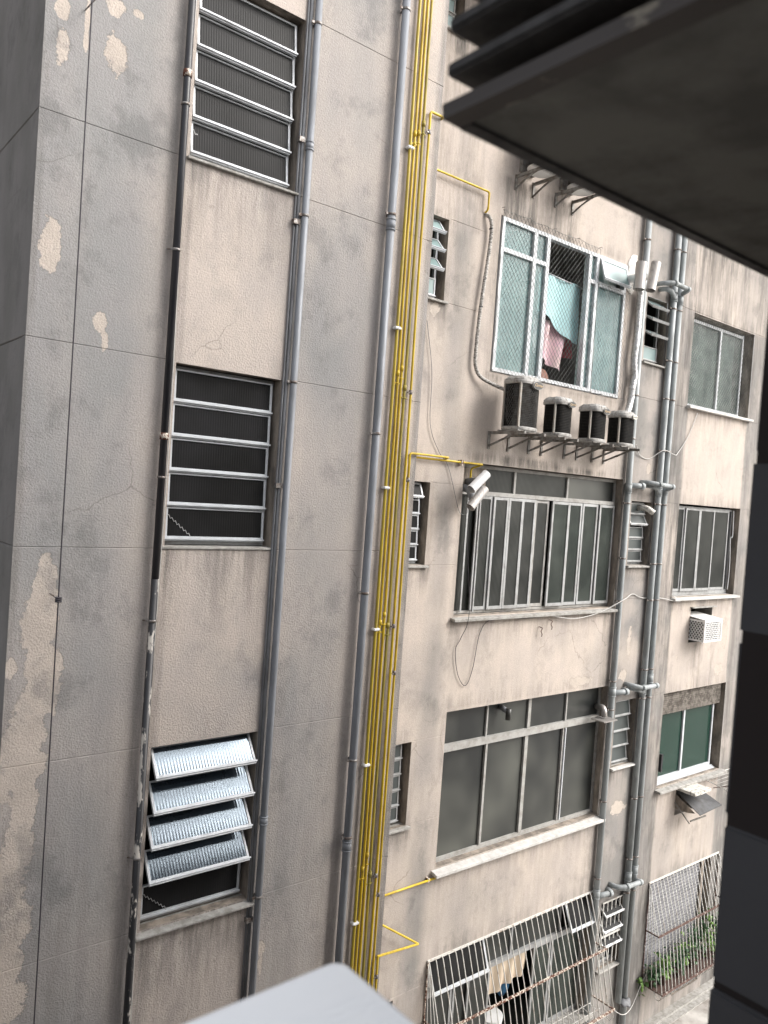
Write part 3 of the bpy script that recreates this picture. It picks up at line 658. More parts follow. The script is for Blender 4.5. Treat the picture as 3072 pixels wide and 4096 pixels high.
# R4: closed blind behind the flower cage
bm = B()
for i in range(25):
    z = -5.70 - i*.056; box(bm, 11.05, 12.62, YB + .05, YB + .068, z - .040, z)
WR4 = wpart('window', bm, 'shutter', 'closed grey roller blind behind the flower cage'); reveal(WR4, 11.03, 12.90, -7.1, -5.68, YB, .18)
bm = B(); box(bm, 11.04, 12.89, YB + .10, YB + .12, -7.09, -5.69); mk('backing', bm, 'pvcdark', WR4)
bm = B(); box(bm, 12.62, 12.70, YB + .02, YB + .09, -7.09, -5.69); mk('frame', bm, 'reveal', WR4)
# basement vent with lattice
bm = B(); frame(bm, 11.96, 12.74, -7.74, -7.36, YB + .03, .03, .03)
for i in range(14): bar(bm, (11.99 + i*.055, YB + .04, -7.71), (11.99 + i*.055, YB + .04, -7.39), .006)
for i in range(6): bar(bm, (11.99, YB + .045, -7.70 + i*.055), (12.71, YB + .045, -7.70 + i*.055), .006)
WV = wpart('vent', bm, 'pvc'); reveal(WV, 11.95, 12.75, -7.75, -7.35, YB, .1); bm = B(); box(bm, 11.95, 12.75, YB + .1, YB + .12, -7.75, -7.35); mk('backing', bm, 'room', WV)
# openings under the right windows
WV = wpart('wall_opening', (lambda b: (box(b, 11.58, 12.32, YB - .05, YB + .02, -1.452, -1.435), b)[1])(B()), 'sillstone'); reveal(WV, 11.60, 12.26, -2.0, -1.45, YB, .3, 'roomgrey'); room(WV, 11.6, 12.26, -2.0, -1.45, YB + .3, .4)
bm = B(); box(bm, 11.60, 12.20, YB + .25, YB + .27, -4.74, -4.33); WV = wpart('wall_opening', bm, 'room'); reveal(WV, 11.60, 12.20, -4.74, -4.33, YB, .25, 'own')
# ------------------------------------------------------------------ pipes on the projecting wall
def pipe(name, label, cat, x, y, r, z0, z1, m, cols=(), clamps=(), group=None, clampm='galv', seg=14):
    t = thing(name, label, cat, (x, y, max(z0, ZG)), group)
    bm = B(); vpipe(bm, x, y, z0, z1, r, seg); mk('pipe', bm, m, t)
    for z, h in cols:
        bm = B(); ring_at(bm, x, y, z, r * 1.16, h, seg); ring_at(bm, x, y, z + h*.5, r*1.24, .012, seg); ring_at(bm, x, y, z - h*.5, r*1.24, .012, seg); mk('coupling', bm, m, t)
    for z in clamps:
        bm = B(); ring_at(bm, x, y, z, r * 1.12, .022, seg); bar(bm, (x - r*1.1, y, z), (x - r - .03, y, z), .012, .02); bar(bm, (x - r*.2, y + r, z), (x - r*.2, (YA if y < YA else YB) + .0, z), .012, .02)
        mk('clamp', bm, clampm, t)
    return t
# black pipe
t = thing('drain_pipe', 'black downpipe with flaking paint running along the left side of the three louvre windows', 'pipe', (2.388, YA - .05, ZG))
bm = B(); vpipe(bm, 2.388, YA - .05, -.75, 5.85, .027); mk('pipe', bm, 'black', t)
bm = B(); vpipe(bm, 2.388, YA - .05, ZG, -.75, .0275); mk('pipe', bm, 'blackflake', t, 'flaking lower length')
for z in (2.93, .30, -.0, 2.71):
    bm = B(); ring_at(bm, 2.388, YA - .05, z, .033, .05 if z in (2.93, .30) else .016); mk('coupling', bm, 'rust' if z in (2.93, .30) else 'galv', t)
for z in (1.66, -1.06, -2.83):
    bm = B(); ring_at(bm, 2.388, YA - .05, z, .031, .018); bar(bm, (2.36, YA - .05, z), (2.33, YA - .01, z), .01); mk('clamp', bm, 'galv', t)
t = thing('cable', 'thin pale cable running down beside the black downpipe', 'cable', (2.43, YA - .02, ZG))
bm = B(); tube(bm, smoothpts([(2.425 + .008*math.sin(i*1.3), YA - .025 - .01*abs(math.sin(i*.9)), 5.85 - i*.98) for i in range(15)], 4), .004, 6); mk('cable', bm, 'wirewhite', t)
pipe('drain_pipe', 'thinner grey downpipe just right of the big louvre windows on the projecting wall', 'pipe', 3.462, YA - .05, .029, ZG, 5.85, 'pvc', [(2.76, .06), (-2.77, .06)], [3.74, 2.20, .85, -3.41], 'grey downpipes on the projecting wall')
t = thing('conduit', 'thin grey conduit strapped close beside the left grey downpipe', 'conduit', (3.415, YA - .02, ZG))
bm = B(); vpipe(bm, 3.412, YA - .02, ZG, 5.85, .014, 10); vpipe(bm, 3.388, YA - .012, ZG, 5.85, .009, 8); mk('pipe', bm, 'pvcdark', t)
for z in (2.14, -.0, -3.6, 2.8):
    bm = B(); box(bm, 3.37, 3.432, YA - .042, YA - .001, z - .02, z + .02); mk('strap', bm, 'galv', t)
pipe('drain_pipe', 'thicker grey downpipe just left of the yellow gas pipes on the projecting wall', 'pipe', 4.345, YA - .06, .036, ZG, 5.85, 'pvc', [(2.36, .09), (-3.18, .08)], [4.23, 2.45, .52, -2.40, -3.10, -.9], 'grey downpipes on the projecting wall')
# gas pipes
def gas(x, ztop, label, m, ex=(), y=YA - .03, r=.0118, head=None, val=None):
    t = thing('gas_pipe', label, 'gas pipe', (x, y, ZG), 'yellow gas pipes beside the corner')
    pts = [(x + .0, y, ZG)]
    for z in (-5, -3.2, -1, .5, 2.2, 4):
        if z < ztop - .3: pts.append((x + .006*math.sin(z*1.7 + x*40), y, z))
    pts.append((x, y, ztop))
    if head: pts += head
    bm = B(); tube(bm, fillet(pts, .03, 4), r, 12); mk('pipe', bm, m, t)
    for z in ex:
        bm = B(); ring_at(bm, x, y, z + .09, r*1.35, .05); ring_at(bm, x, y, z, r*1.25, .014); bar(bm, (x - .03, y, z), (x + .03, y, z), .008, .012); bar(bm, (x + .02, y, z), (x + .02, YA, z), .008); mk('joint', bm, m, t)
    if val is not None:
        for z in val:
            bm = B(); ring_at(bm, x, y, z, r*1.4, .04); bar(bm, (x - .035, y - .004, z - .005), (x + .015, y - .004, z - .005), .014); mk('valve', bm, 'galv', t)
    return t
g1 = gas(4.522, 5.85, 'leftmost yellow gas pipe, dull mustard and held by white plastic clips', 'yel1', y=YA - .032, r=.014)
for z in (3.10, 1.49, .05, -1.24, -2.485, -3.95, 4.6):
    bm = B(); box(bm, 4.487, 4.557, YA - .058, YA - .001, z - .012, z + .012); bmesh.ops.bevel(bm, geom=bm.edges[:], offset=.006, segments=2, affect='EDGES'); mk('clip', bm, 'white', g1)
gas(4.570, 5.85, 'second yellow gas pipe from the left, next to the clipped one', 'yel2', (3.15, 1.0, -1.27, -3.55))
gas(4.613, 5.85, 'third yellow gas pipe from the left, bright orange-yellow', 'yel2', (3.17, 1.05, -1.20, -3.43))
gas(4.662, 5.85, 'fourth yellow gas pipe from the left, greenish', 'yel3', (3.27, .88, -1.30, -3.62), r=.0135)
gas(4.735, 3.50, 'fifth yellow gas pipe, with a valve and elbow turning round the corner at the top', 'yel4', y=YA - .03, head=[(4.90, YA - .03, 3.50), (4.90, YB - .05, 3.50), (6.465, YB - .05, 3.50), (6.465, YB - .05, 3.30), (6.46, YB + .01, 3.26)], val=(3.31, .94, -1.22, -3.56))
gas(4.781, .385, 'sixth yellow gas pipe, turning round the corner above the folding window', 'yel2', head=[(4.90, YA - .03, .385), (4.905, YB - .07, .45), (6.12, YB - .07, .447), (6.12, YB - .01, .435)], val=(.14, -1.66, -3.75))
gas(4.832, -4.36, 'short yellow gas pipe at the bottom right with a long pointed loop round the corner', 'yel4', head=[(4.83, YA - .03, -4.36), (6.15, YB - .12, -5.06), (5.60, YB - .1, -4.69), (4.93, YB - .12, -4.2)], val=(-4.55,))
t = thing('gas_pipe', 'yellow gas pipe end running along the wall to the exhaust tubes of the folding window', 'gas pipe', (5.7, YB - .04, .41), 'yellow gas pipes on the recessed wall')
bm = B(); tube(bm, fillet([(4.93, YB - .04, .41), (6.70, YB - .04, .413), (6.62, YB + .07, .36), (6.62, YB + .075, .1)], .03), .012, 10); mk('pipe', bm, 'yel4', t)
bm = B(); box(bm, 6.335, 6.36, YB - .06, YB, .375, .44); mk('clamp', bm, 'rust', t)
t = thing('gas_pipe', 'chipped yellow gas pipe end slanting past below the flaking window', 'gas pipe', (5.7, YB - .04, -4.41), 'yellow gas pipes on the recessed wall')
bm = B(); tube(bm, [(4.93, YB - .04, -4.41), (6.67, YB - .04, -4.405)], .0125, 10); mk('pipe', bm, 'yel4', t)
bm = B(); box(bm, 6.30, 6.32, YB - .05, YB, -4.43, -4.38); mk('clamp', bm, 'rust', t)
# black hanging cable at the left
t = thing('cable', 'taut dark cable hanging down the peeling left side of the projecting wall', 'cable', (1.66, YA - .2, ZG))
bm = B(); tube(bm, smoothpts([(1.64, YA - .2, 5.9), (1.642, YA - .2, 3.06), (1.655, YA - .2, 1), (1.662, YA - .2, -.86), (1.668, YA - .2, -2.5), (1.674, YA - .2, -3.74), (1.68, YA - .2, ZG)], 4), .0045, 6); mk('cable', bm, 'wiredark', t)
for z in (-.86, 3.08):
    bm = B(); bar(bm, (1.663, YA, z + .015), (1.663, YA - .2, z), .007); mk('pin', bm, 'galv', t)
    if z < 0:
        bm = B()
        for k in range(3): ring_at(bm, 1.662, YA - .2, z - .012 + k*.012, .022, .009, 14)
        mk('spool', bm, 'wiredark', t)
# ------------------------------------------------------------------ drain stacks on the recessed wall
P1 = pipe('drain_stack', 'grey drain stack beside the right edge of the wide windows', 'drain stack', 9.59, YB - .06, .043, ZG, 5.85, 'pvcB', [(.31, .12), (-2.55, .12), (-5.42, .12)], [3.75, 1.6, 1.0, .1, -.67, -1.27, -2.4, -2.8, -4.1, -5.2], 'grey drain stacks with cross branches')
P2 = pipe('drain_stack', 'left one of the twin grey drain stacks, right of the narrow windows', 'drain stack', 10.35, YB - .06, .044, -7.25, 5.85, 'pvcB', [(3.12, .12), (.30, .12), (-2.60, .12), (-5.36, .12)], [3.80, 2.95, 2.2, 1.65, .9, .12, -.75, -1.28, -2.3, -2.72, -4.2, -5.1, -5.6], 'grey drain stacks with cross branches')
P3 = pipe('drain_stack', 'right one of the twin grey drain stacks, with pipes elbowing out in front', 'drain stack', 10.505, YB - .06, .044, ZG, 5.85, 'pvcB', [(3.10, .12), (.32, .10), (-2.44, .12), (-5.30, .12)], [3.80, 2.95, 2.2, 1.65, .9, .12, -.75, -1.28, -2.3, -2.72, -4.2, -5.1, -5.6], 'grey drain stacks with cross branches')
for k, (z, zl, zs) in enumerate(((3.235, 3.25, 3.235), (.385, .40, .415), (-2.515, -2.517, -2.49), (-5.42, -5.40, -5.41))):
    bm = B(); pts = [(9.97, YB, zs), (9.985, YB - .12, zs), (10.10, YB - .205, zl), (10.495, YB - .205, z), (10.505, YB - .06, z - .05)]
    tube(bm, fillet(pts, .06, 5), .034, 14); mk('branch_pipe', bm, 'pvcB', P3)
    for x in (10.13, 10.45):
        bm = B(); tube(bm, [(x - .03, YB - .205, zl if x < 10.2 else z), (x + .03, YB - .205, zl if x < 10.2 else z)], .040, 14); mk('coupling', bm, 'pvcB', P3)
    zz = (3.13, .325, -2.60, -5.50)[k]
    bm = B(); tube(bm, fillet([(10.06, YB, zz + .05), (10.07, YB - .10, zz + .05), (10.16, YB - .13, zz + .03), (10.35, YB - .07, zz - .03)], .06, 5), .035, 14); mk('branch_pipe', bm, 'pvcB', P2)
    if k:
        bm = B(); tube(bm, fillet([(9.59, YB - .06, zz + .03), (9.90, YB - .10, zz + .03), (9.93, YB, zz + .03)], .04, 4), .038, 14); mk('branch_pipe', bm, 'pvcB', P1)
        bm = B(); tube(bm, [(9.83, YB - .094, zz + .03), (9.89, YB - .10, zz + .03)], .048, 14); mk('coupling', bm, 'pvcB', P1)
# ------------------------------------------------------------------ condenser units
def condenser(xc, z0, h, wx, wy, label, badge, mesh_net, textbig=1.0):
    yc = YB - .315
    t = thing('condenser_unit', label, 'air conditioner', (xc, yc, z0), 'condenser units on wall brackets')
    def plan(sc, n=44, e=3.2):
        out = []
        for k in range(n):
            a = 2*PI*k/n; c, s = math.cos(a), math.sin(a)
            out.append((xc + sc*wx*math.copysign(abs(c)**(2/e), c), yc + sc*wy*math.copysign(abs(s)**(2/e), s)))
        return out
    def shell(levels, cap=True, e=3.2):
        bm = B(); rings = []
        for sc, z in levels: rings.append([bm.verts.new((x, y, z)) for x, y in plan(sc, 44, e)])
        for a, b in zip(rings, rings[1:]):
            for k in range(44):
                f = bm.faces.new((a[k], a[(k+1) % 44], b[(k+1) % 44], b[k]))
        if cap: bm.faces.new(rings[0][::-1]); bm.faces.new(rings[-1])
        return bm
    lv = []; n = int(h / .012)
    for i in range(n + 1):
        z = z0 + .03 + (h - .10)*i/n; lv.append((.955 if i % 2 else .935, z))
    mk('coil_body', shell(lv), 'acgrille', t)
    top = z0 + h
    mk('lid', shell([(.99, top - .075), (1.05, top - .07), (1.07, top - .045), (1.03, top - .018), (.86, top + .012), (.5, top + .024), (.1, top + .026)]), 'aclid', t)
    bm = B()
    for k in range(0, 44, 4):
        a = plan(1.045)[k]; b = plan(.70)[k]; bar(bm, (a[0], a[1], top - .022), (b[0], b[1], top + .022), .010, .012)
    mk('lid_rib', bm, 'aclid', t)
    mk('base', shell([(1.02, z0), (1.04, z0 + .012), (1.04, z0 + .03), (.96, z0 + .04)]), 'aclid', t)
    for a in ((math.radians(219), math.radians(150)) if mesh_net else (math.radians(200),)):
        c, s = math.cos(a), math.sin(a); e = 3.2
        x = xc + wx*math.copysign(abs(c)**(2/e), c); y = yc + wy*math.copysign(abs(s)**(2/e), s)
        bm = B(); bar(bm, (x, y, z0 + .03), (x, y, top - .06), .026, .02); mk('post', bm, 'acpost', t)
    if mesh_net:
        bm = B(); P_ = plan(.985, 88)
        for k in range(44, 88):
            for dr in (1, -1):
                pts = []
                for i in range(7):
                    kk = (k + dr*i*2) % 88
                    if 40 <= kk < 88 or kk < 2: pts.append((P_[kk][0], P_[kk][1], z0 + .04 + (h - .12)*i/6))
                if len(pts) > 1: tube(bm, pts, .0012, 3, False)
        mk('guard_mesh', bm, 'bracket', t)
    # badge on the front, right of the middle
    a = math.radians(281); c, s = math.cos(a), math.sin(a); e = 3.2
    x = xc + 1.06*wx*math.copysign(abs(c)**(2/e), c); y = yc + 1.09*wy*math.copysign(abs(s)**(2/e), s)
    tx = Vector((math.cos(math.radians(4)), math.sin(math.radians(4)), 0)); nrm = Vector((tx.y, -tx.x, 0))
    bw, bh = .068*textbig, .034*textbig; cz = top - .062*textbig
    def oval(sx, sz, d0, d1, m, nm):
        bm = B(); ra = []
        for d in (d0, d1):
            ra.append([bm.verts.new(Vector((x, y, cz)) + tx*(sx*math.cos(q)) + Vector((0,0,1))*(sz*math.sin(q)) + nrm*d) for q in [2*PI*i/28 for i in range(28)]])
        for k in range(28): bm.faces.new((ra[0][k], ra[0][(k+1) % 28], ra[1][(k+1) % 28], ra[1][k]))
        bm.faces.new(ra[1]); bm.faces.new(ra[0][::-1]); return mk(nm, bm, m, t)
    bd = oval(bw*1.12, bh*1.16, -.02, .006, 'aclid', 'badge'); 
    oval(bw, bh, .006, .009, badge, 'badge')
    cu = bpy.data.curves.new('lettering', 'FONT'); cu.body = 'Carrier'; cu.size = .042*textbig; cu.align_x = 'CENTER'; cu.align_y = 'CENTER'; cu.shear = .35; cu.extrude = .0012
    tmp = bpy.data.objects.new('lettering_tmp', cu); COL.objects.link(tmp); bpy.context.view_layer.update()
    me = bpy.data.meshes.new_from_object(tmp.evaluated_get(bpy.context.evaluated_depsgraph_get())); bpy.data.objects.remove(tmp)
    mw = Matrix(((tx.x, 0, nrm.x, 0), (tx.y, 0, nrm.y, 0), (0, 1, 0, 0), (0, 0, 0, 1))); me.transform(Matrix.Translation(Vector((x, y, cz)) + nrm*.0115) @ mw)
    me.materials.clear(); me.materials.append(M['gold'] if badge == 'badge' else M['aclid'])
    o = bpy.data.objects.new('lettering', me); COL.objects.link(o); o.parent = t; o.matrix_parent_inverse = Matrix.Translation(-Vector(t.location))
    return t
condenser(6.965, .83, .60, .185, .165, 'largest condenser unit, leftmost under the turquoise window, with mesh guard and dark oval badge', 'badge', True, 1.25)
condenser(7.64, .83, .45, .155, .15, 'second condenser unit from the left under the turquoise window', 'badge', False)
condenser(8.33, .83, .45, .155, .15, 'third condenser unit from the left, next to the rightmost one', 'badge', False)
condenser(8.94, .83, .44, .155, .15, 'rightmost condenser unit with a mossy lid and pale worn badge beside the silver wrapped pipe', 'badgepale', False, .85)
def ac_bracket(xa, xb, label, z=.795, L_=.56, curved=False, m='bracket', grp='brackets under the condenser units', h=.19):
    t = thing('wall_bracket', label, 'bracket', ((xa+xb)/2, YB, z - h), grp)
    for x in (xa, xb):
        bm = B(); box(bm, x - .018, x + .018, YB - .014, YB, z - h, z + .02); bar(bm, (x, YB - .015, z), (x, YB - L_, z), .028, .032)
        if curved:
            pts = []
            for i in range(8):
                q = i/7; pts.append((x, YB - .015 - L_*.92*q, z - h + .02 + h*(1 - (1-q)**2)*.92))
            for a, b in zip(pts, pts[1:]): bar(bm, a, b, .014, .02)
        else: bar(bm, (x, YB - .02, z - h + .04), (x, YB - L_*.72, z - .012), .018, .022)
        mk('support_arm', bm, m, t)
    if not curved:
        for q in (.17, .46):
            bm = B(); bar(bm, (xa - .03, YB - q, z + .024), (xb + .03, YB - q, z + .024), .022, .014); mk('cross_rail', bm, m, t)
    return t
ac_bracket(6.80, 7.14, 'grey bracket under the largest condenser unit'); ac_bracket(7.51, 7.75, 'grey bracket under the second condenser unit from the left')
ac_bracket(8.20, 8.46, 'grey bracket under the third condenser unit from the left'); ac_bracket(8.79, 9.05, 'grey bracket under the rightmost condenser unit')
ac_bracket(6.94, 7.25, 'left pair of rusty curved brackets high up under the dark overhang', 3.83, .5, True, 'bracket', 'curved brackets high on the recessed wall', .16)
ac_bracket(7.67, 8.0, 'right pair of rusty curved brackets high up under the dark overhang', 3.83, .5, True, 'bracket', 'curved brackets high on the recessed wall', .16)
for xc, lab in ((7.10, 'white condenser underside on the left pair of curved brackets'), (7.84, 'white condenser underside on the right pair of curved brackets')):
    t = thing('condenser_unit', lab, 'air conditioner', (xc, YB - .3, 3.85), 'condenser units on curved brackets')
    bm = B(); bmesh.ops.create_cone(bm, cap_ends=True, segments=28, radius1=.15, radius2=.19, depth=.05, matrix=Matrix.Translation((xc, YB - .27, 3.875))); mk('base', bm, 'white', t)
    bm = B(); bmesh.ops.create_cone(bm, cap_ends=True, segments=28, radius1=.18, radius2=.18, depth=.4, matrix=Matrix.Translation((xc, YB - .27, 4.10))); mk('coil_body', bm, 'acgrille', t)
    bm = B(); box(bm, xc - .12, xc + .12, YB - .05, YB, 3.9, 4.15); mk('wall_plate', bm, 'bracket', t)
# unused pale rail scar on wall
# wrapped hose, foil pipe, refrigerant lines
t = thing('wrapped_hose', 'spiral wrapped grey hose curving down the wall to the largest condenser unit', 'hose', (6.5, YB - .04, 1.3))
bm = B(); tube(bm, smoothpts([(6.46, YB + .01, 3.27), (6.50, YB - .05, 3.22), (6.54, YB - .05, 3.12), (6.535, YB - .05, 2.9), (6.49, YB - .05, 2.48), (6.455, YB - .05, 2.14), (6.435, YB - .05, 1.71), (6.448, YB - .05, 1.52), (6.53, YB - .06, 1.41), (6.70, YB - .10, 1.345), (6.82, YB - .2, 1.29)], 12), .021, 12, wob=.07); mk('hose', bm, 'hose', t)
for z in (3.10, 2.20): 
    bm = B(); ring_at(bm, 6.535 if z > 3 else 6.462, YB - .05, z, .024, .012); mk('tie', bm, 'wiredark', t)
t = thing('wrapped_pipe', 'crumpled silver wrapped pipe bundle coming down to the rightmost condenser unit', 'pipe', (9.5, YB - .09, 1.4))
bm = B(); tube(bm, smoothpts([(9.49, YB - .08, 3.02), (9.49, YB - .08, 2.75), (9.475, YB - .09, 2.43), (9.45, YB - .09, 2.05), (9.49, YB - .09, 1.86), (9.46, YB - .09, 1.7), (9.44, YB - .09, 1.5), (9.34, YB - .13, 1.36), (9.20, YB - .2, 1.27)], 12), .043, 12, wob=.13); mk('wrap', bm, 'foil', t)
for x in (9.46, 9.52):
    bm = B(); tube(bm, [(x, YB - .09, 3.0), (x + .0, YB - .12, 3.2)], .012, 8); mk('pipe', bm, 'hose', t)
for (xa, xb, lab) in ((7.80, 8.02, 'small silver wrapped pipe stub behind the second condenser unit'), (8.50, 8.66, 'small silver wrapped pipe stub behind the third condenser unit')):
    bm = B(); tube(bm, smoothpts([(xa, YB - .2, 1.12), ((xa+xb)/2, YB - .1, 1.10), (xb, YB, 1.05)], 5), .025, 10, wob=.15); o = mk('wrapped_stub', bm, 'foil'); tag(o, lab, 'pipe', 'silver pipe stubs behind the condensers')
# flues of the folding window (two tilted tubes) and of the turquoise window
def flue(label, a, b, r, elbow, cols=(), m='flue', er=.045, grp=None, em='pvc'):
    mid = (Vector(a) + Vector(b))/2
    t = thing('flue_cap', label, 'flue', tuple(mid), grp)
    bm = B(); d = (Vector(b) - Vector(a)); rr = tube(bm, [a, b], r, 28, False); r2 = tube(bm, [a, b], r*.965, 28, False)
    for i in (0, 1):
        for k in range(28): bm.faces.new((rr[i][k], rr[i][(k+1) % 28], r2[i][(k+1) % 28], r2[i][k]))
    mk('cap_tube', bm, m, t)
    bm = B(); tube(bm, fillet(elbow, .08, 6), er, 16); mk('elbow', bm, em, t)
    return t
def AP(px, py, Y): p = at(px, py, Y); return (p.x, p.y, p.z)
Yf = YB - .30
a1 = AP(1883.8, 1958.2, Yf); b1 = AP(1947, 1895.4, Yf); a2 = AP(1881, 2030, Yf); b2 = AP(1939.3, 1954, Yf)
m1 = tuple((Vector(a1)+Vector(b1))/2); m2 = tuple((Vector(a2)+Vector(b2))/2)
M['fluewhite'] = simple('white_metal_tube', (.50,.50,.51), .38, .25, c2=(.40,.40,.405), sc=5)
flue('pale tilted flue tube, the upper of the two at the corner of the folding window', a1, b1, .052, [(6.62, YB + .11, .20), (6.58, YB - .08, .215), m1], m='fluewhite', grp='flue tubes at the folding window')
flue('scuffed tilted flue tube, the lower of the two at the corner of the folding window', a2, b2, .052, [(6.55, YB + .11, .13), (6.50, YB - .06, .11), (6.46, YB - .16, -.03), m2], m='flue', grp='flue tubes at the folding window')
c1 = AP(2450 + 552*.21097, 1000 + 235*.21097, Yf); c2 = AP(2450 + 497*.21097, 1000 + 750*.21097, Yf)
d1 = AP(2450 + 830*.21097, 1000 + 242*.21097, YB - .28); d2 = AP(2450 + 718*.21097, 1000 + 770*.21097, YB - .28)
flue('left brushed steel flue cylinder beside the turquoise window', c2, c1, .073, [(9.22, YB + .02, 3.14), (9.24, YB - .14, 3.13), tuple((Vector(c1)+Vector(c2))/2)], er=.055, grp='flue cylinders beside the turquoise window', em='white')
flue('right brushed steel flue cylinder beside the turquoise window, next to the drain stacks', d2, d1, .066, [(9.55, YB + .02, 3.22), (9.52, YB - .12, 3.21), tuple((Vector(d1)+Vector(d2))/2)], er=.04, grp='flue cylinders beside the turquoise window', em='white')
bm = B(); bmesh.ops.create_uvsphere(bm, u_segments=24, v_segments=14, radius=1, matrix=Matrix.Translation((9.36, YB - .004, 3.22)) @ Matrix.Diagonal((.11, .03, .27, 1)))
for v in bm.verts: v.co += Vector((.06, 0, .06)) * noise.noise(v.co * 12)
o = mk('sealing_filler', bm, 'putty', smooth=True); tag(o, 'lumpy white filler foam round the flue beside the turquoise window', 'filler')
# loose cables on the recessed wall
def cable(label, pts, r=.0035, m='wiredark'):
    t = thing('cable', label, 'cable', pts[0]); bm = B(); tube(bm, smoothpts(pts, 8), r, 6); mk('cable', bm, m, t)
yb = YB - .02
cable('thin grey cable sagging from the narrow corner window to the flue tubes', [(5.69, yb, 1.9), (5.815, yb, 1.36), (5.845, yb, .8), (6.0, yb, .51), (6.17, yb, .34), (6.36, yb, -.10), (6.44, yb, -.18), (6.52, yb, -.15), (6.55, yb + .03, 0)], .0035, 'pvcdark')
cable('dark cable hanging in a deep loop below the sill of the folding window', [(6.53, YB - .03, -.17), (6.545, YB - .03, -.51), (6.60, YB - .09, -1.32), (6.565, yb, -1.62), (6.49, yb, -1.76), (6.56, yb, -2.05), (6.70, yb, -2.19), (6.80, yb, -1.99), (6.88, yb, -1.57), (7.08, yb, -1.42), (7.6, YB - .05, -1.43), (8.14, YB - .05, -1.42)], .004)
cable('white cable drooping from the sill of the folding window to the drain stack', [(8.14, YB - .05, -1.42), (8.62, YB - .06, -1.475), (9.15, YB - .07, -1.41), (9.60, YB - .13, -1.24), (9.95, yb, -1.19), (10.2, yb, -1.25), (10.7, yb, -1.27), (11.1, YB - .05, -1.33), (11.2, YB - .05, -1.30), (11.0, yb, -1.24)], .006, 'wirewhite')
cable('pale cable sagging across the twin drain stacks and up to the netted window', [(9.70, YB - .06, .93), (9.85, yb, .80), (10.1, yb, .76), (10.3, YB - .12, .90), (10.6, YB - .12, .86), (10.85, yb, .92), (11.1, yb, 1.2), (11.3, yb, 1.56)], .006, 'wirewhite')
cable('thin pale cable coming down beside the black valve line at the corner', [(5.57, yb, 1.2), (5.58, yb, .6), (5.60, yb, .17)], .0025, 'pvcdark')
# ------------------------------------------------------------------ white cage box of the window air conditioner
def hexpanel(bm, fn, W_, H_, c=.048, bw=.012):
    """diamond/hex lattice strips on a panel; fn(u,v)->point"""
    n = int((W_ + H_)/c) + 1
    for k in range(-int(H_/c) - 1, n):
        for sgn in (1, -1):
            pts = []
            for i in range(0, 25):
                v = H_*i/24; u = k*c + (v if sgn > 0 else H_ - v)*.75
                if 0 <= u <= W_: pts.append(fn(u, v))
            if len(pts) > 1: bar(bm, pts[0], pts[-1], bw*.5, bw)
t = thing('cage_box', 'white perforated metal box sticking out of the wall below the four-panel window', 'air conditioner cage', (11.85, YB, -1.95))
bx0, bx1, by, bz0, bz1 = 11.61, 12.11, YB - .245, -1.95, -1.615
bm = B(); box(bm, bx0 - .012, bx1 + .012, by - .012, YB + .2, bz1, bz1 + .012)
for v in bm.verts:
    if v.co.y > YB: v.co.z += .05
mk('top_panel', bm, 'white', t)
bm = B()
for x in (bx0, bx1): box(bm, x - .012, x + .012, by - .010, by + .012, bz0, bz1)
box(bm, bx0 + .012, bx1 - .012, by - .008, by + .008, bz0, bz0 + .03); box(bm, bx0 + .012, bx1 - .012, by - .008, by + .008, bz1 - .03, bz1)
for x in (bx0, bx1): box(bm, x - .008, x + .008, by + .012, YB + .15, bz0, bz0 + .025); box(bm, x - .008, x + .008, by + .012, YB + .15, bz1 - .03, bz1)
mk('frame', bm, 'white', t)
bm = B(); hexpanel(bm, lambda u, v: (bx0 + u, by - .001, bz0 + v), bx1 - bx0, bz1 - bz0); hexpanel(bm, lambda u, v: (bx0 - .001, by + u, bz0 + v), .38, bz1 - bz0); mk('lattice', bm, 'white', t)
bm = B(); box(bm, bx0 + .03, bx1 - .03, by + .04, YB + .2, bz0 + .02, bz1 - .02); mk('machine', bm, 'badge', t)
bm = B(); vpipe(bm, bx0 + .0, by + .02, bz0 - .03, bz0, .008, 8); mk('drain_spout', bm, 'white', t)
# marble shelf, blackened sheet and bracket
bm = B(); box(bm, 11.56, 12.04, YB - .34, YB + .02, -4.315, -4.27)
bmesh.ops.subdivide_edges(bm, edges=bm.edges[:], cuts=4, use_grid_fill=True)
for v in bm.verts: v.co += Vector((1, 1, .5)) * noise.noise(v.co * 14) * .012
tag(mk('stone_shelf', bm, 'concrete'), 'speckled marble slab jutting out of the wall below the green-glass window', 'shelf')
t = thing('metal_awning', 'blackened sheet metal flap and bent bracket under the marble slab', 'metal sheet', (11.9, YB, -4.5))
bm = B(); vs = [bm.verts.new(p) for p in ((11.62, YB - .02, -4.37), (12.18, YB - .02, -4.37), (12.30, YB - .40, -4.56), (11.64, YB - .40, -4.60))]; bm.faces.new(vs)
ret = bmesh.ops.extrude_face_region(bm, geom=bm.faces[:]); bmesh.ops.translate(bm, verts=[v for v in ret['geom'] if isinstance(v, bmesh.types.BMVert)], vec=(0, 0, -.008)); mk('sheet', bm, 'darksheet', t)
bm = B(); vs = [bm.verts.new(p) for p in ((11.61, YB, -4.40), (11.61, YB - .34, -4.585), (11.61, YB - .22, -4.62), (11.61, YB, -4.62))]; bm.faces.new(vs); ret = bmesh.ops.extrude_face_region(bm, geom=bm.faces[:]); bmesh.ops.translate(bm, verts=[v for v in ret['geom'] if isinstance(v, bmesh.types.BMVert)], vec=(-.006, 0, 0)); mk('side_plate', bm, 'reveal', t)
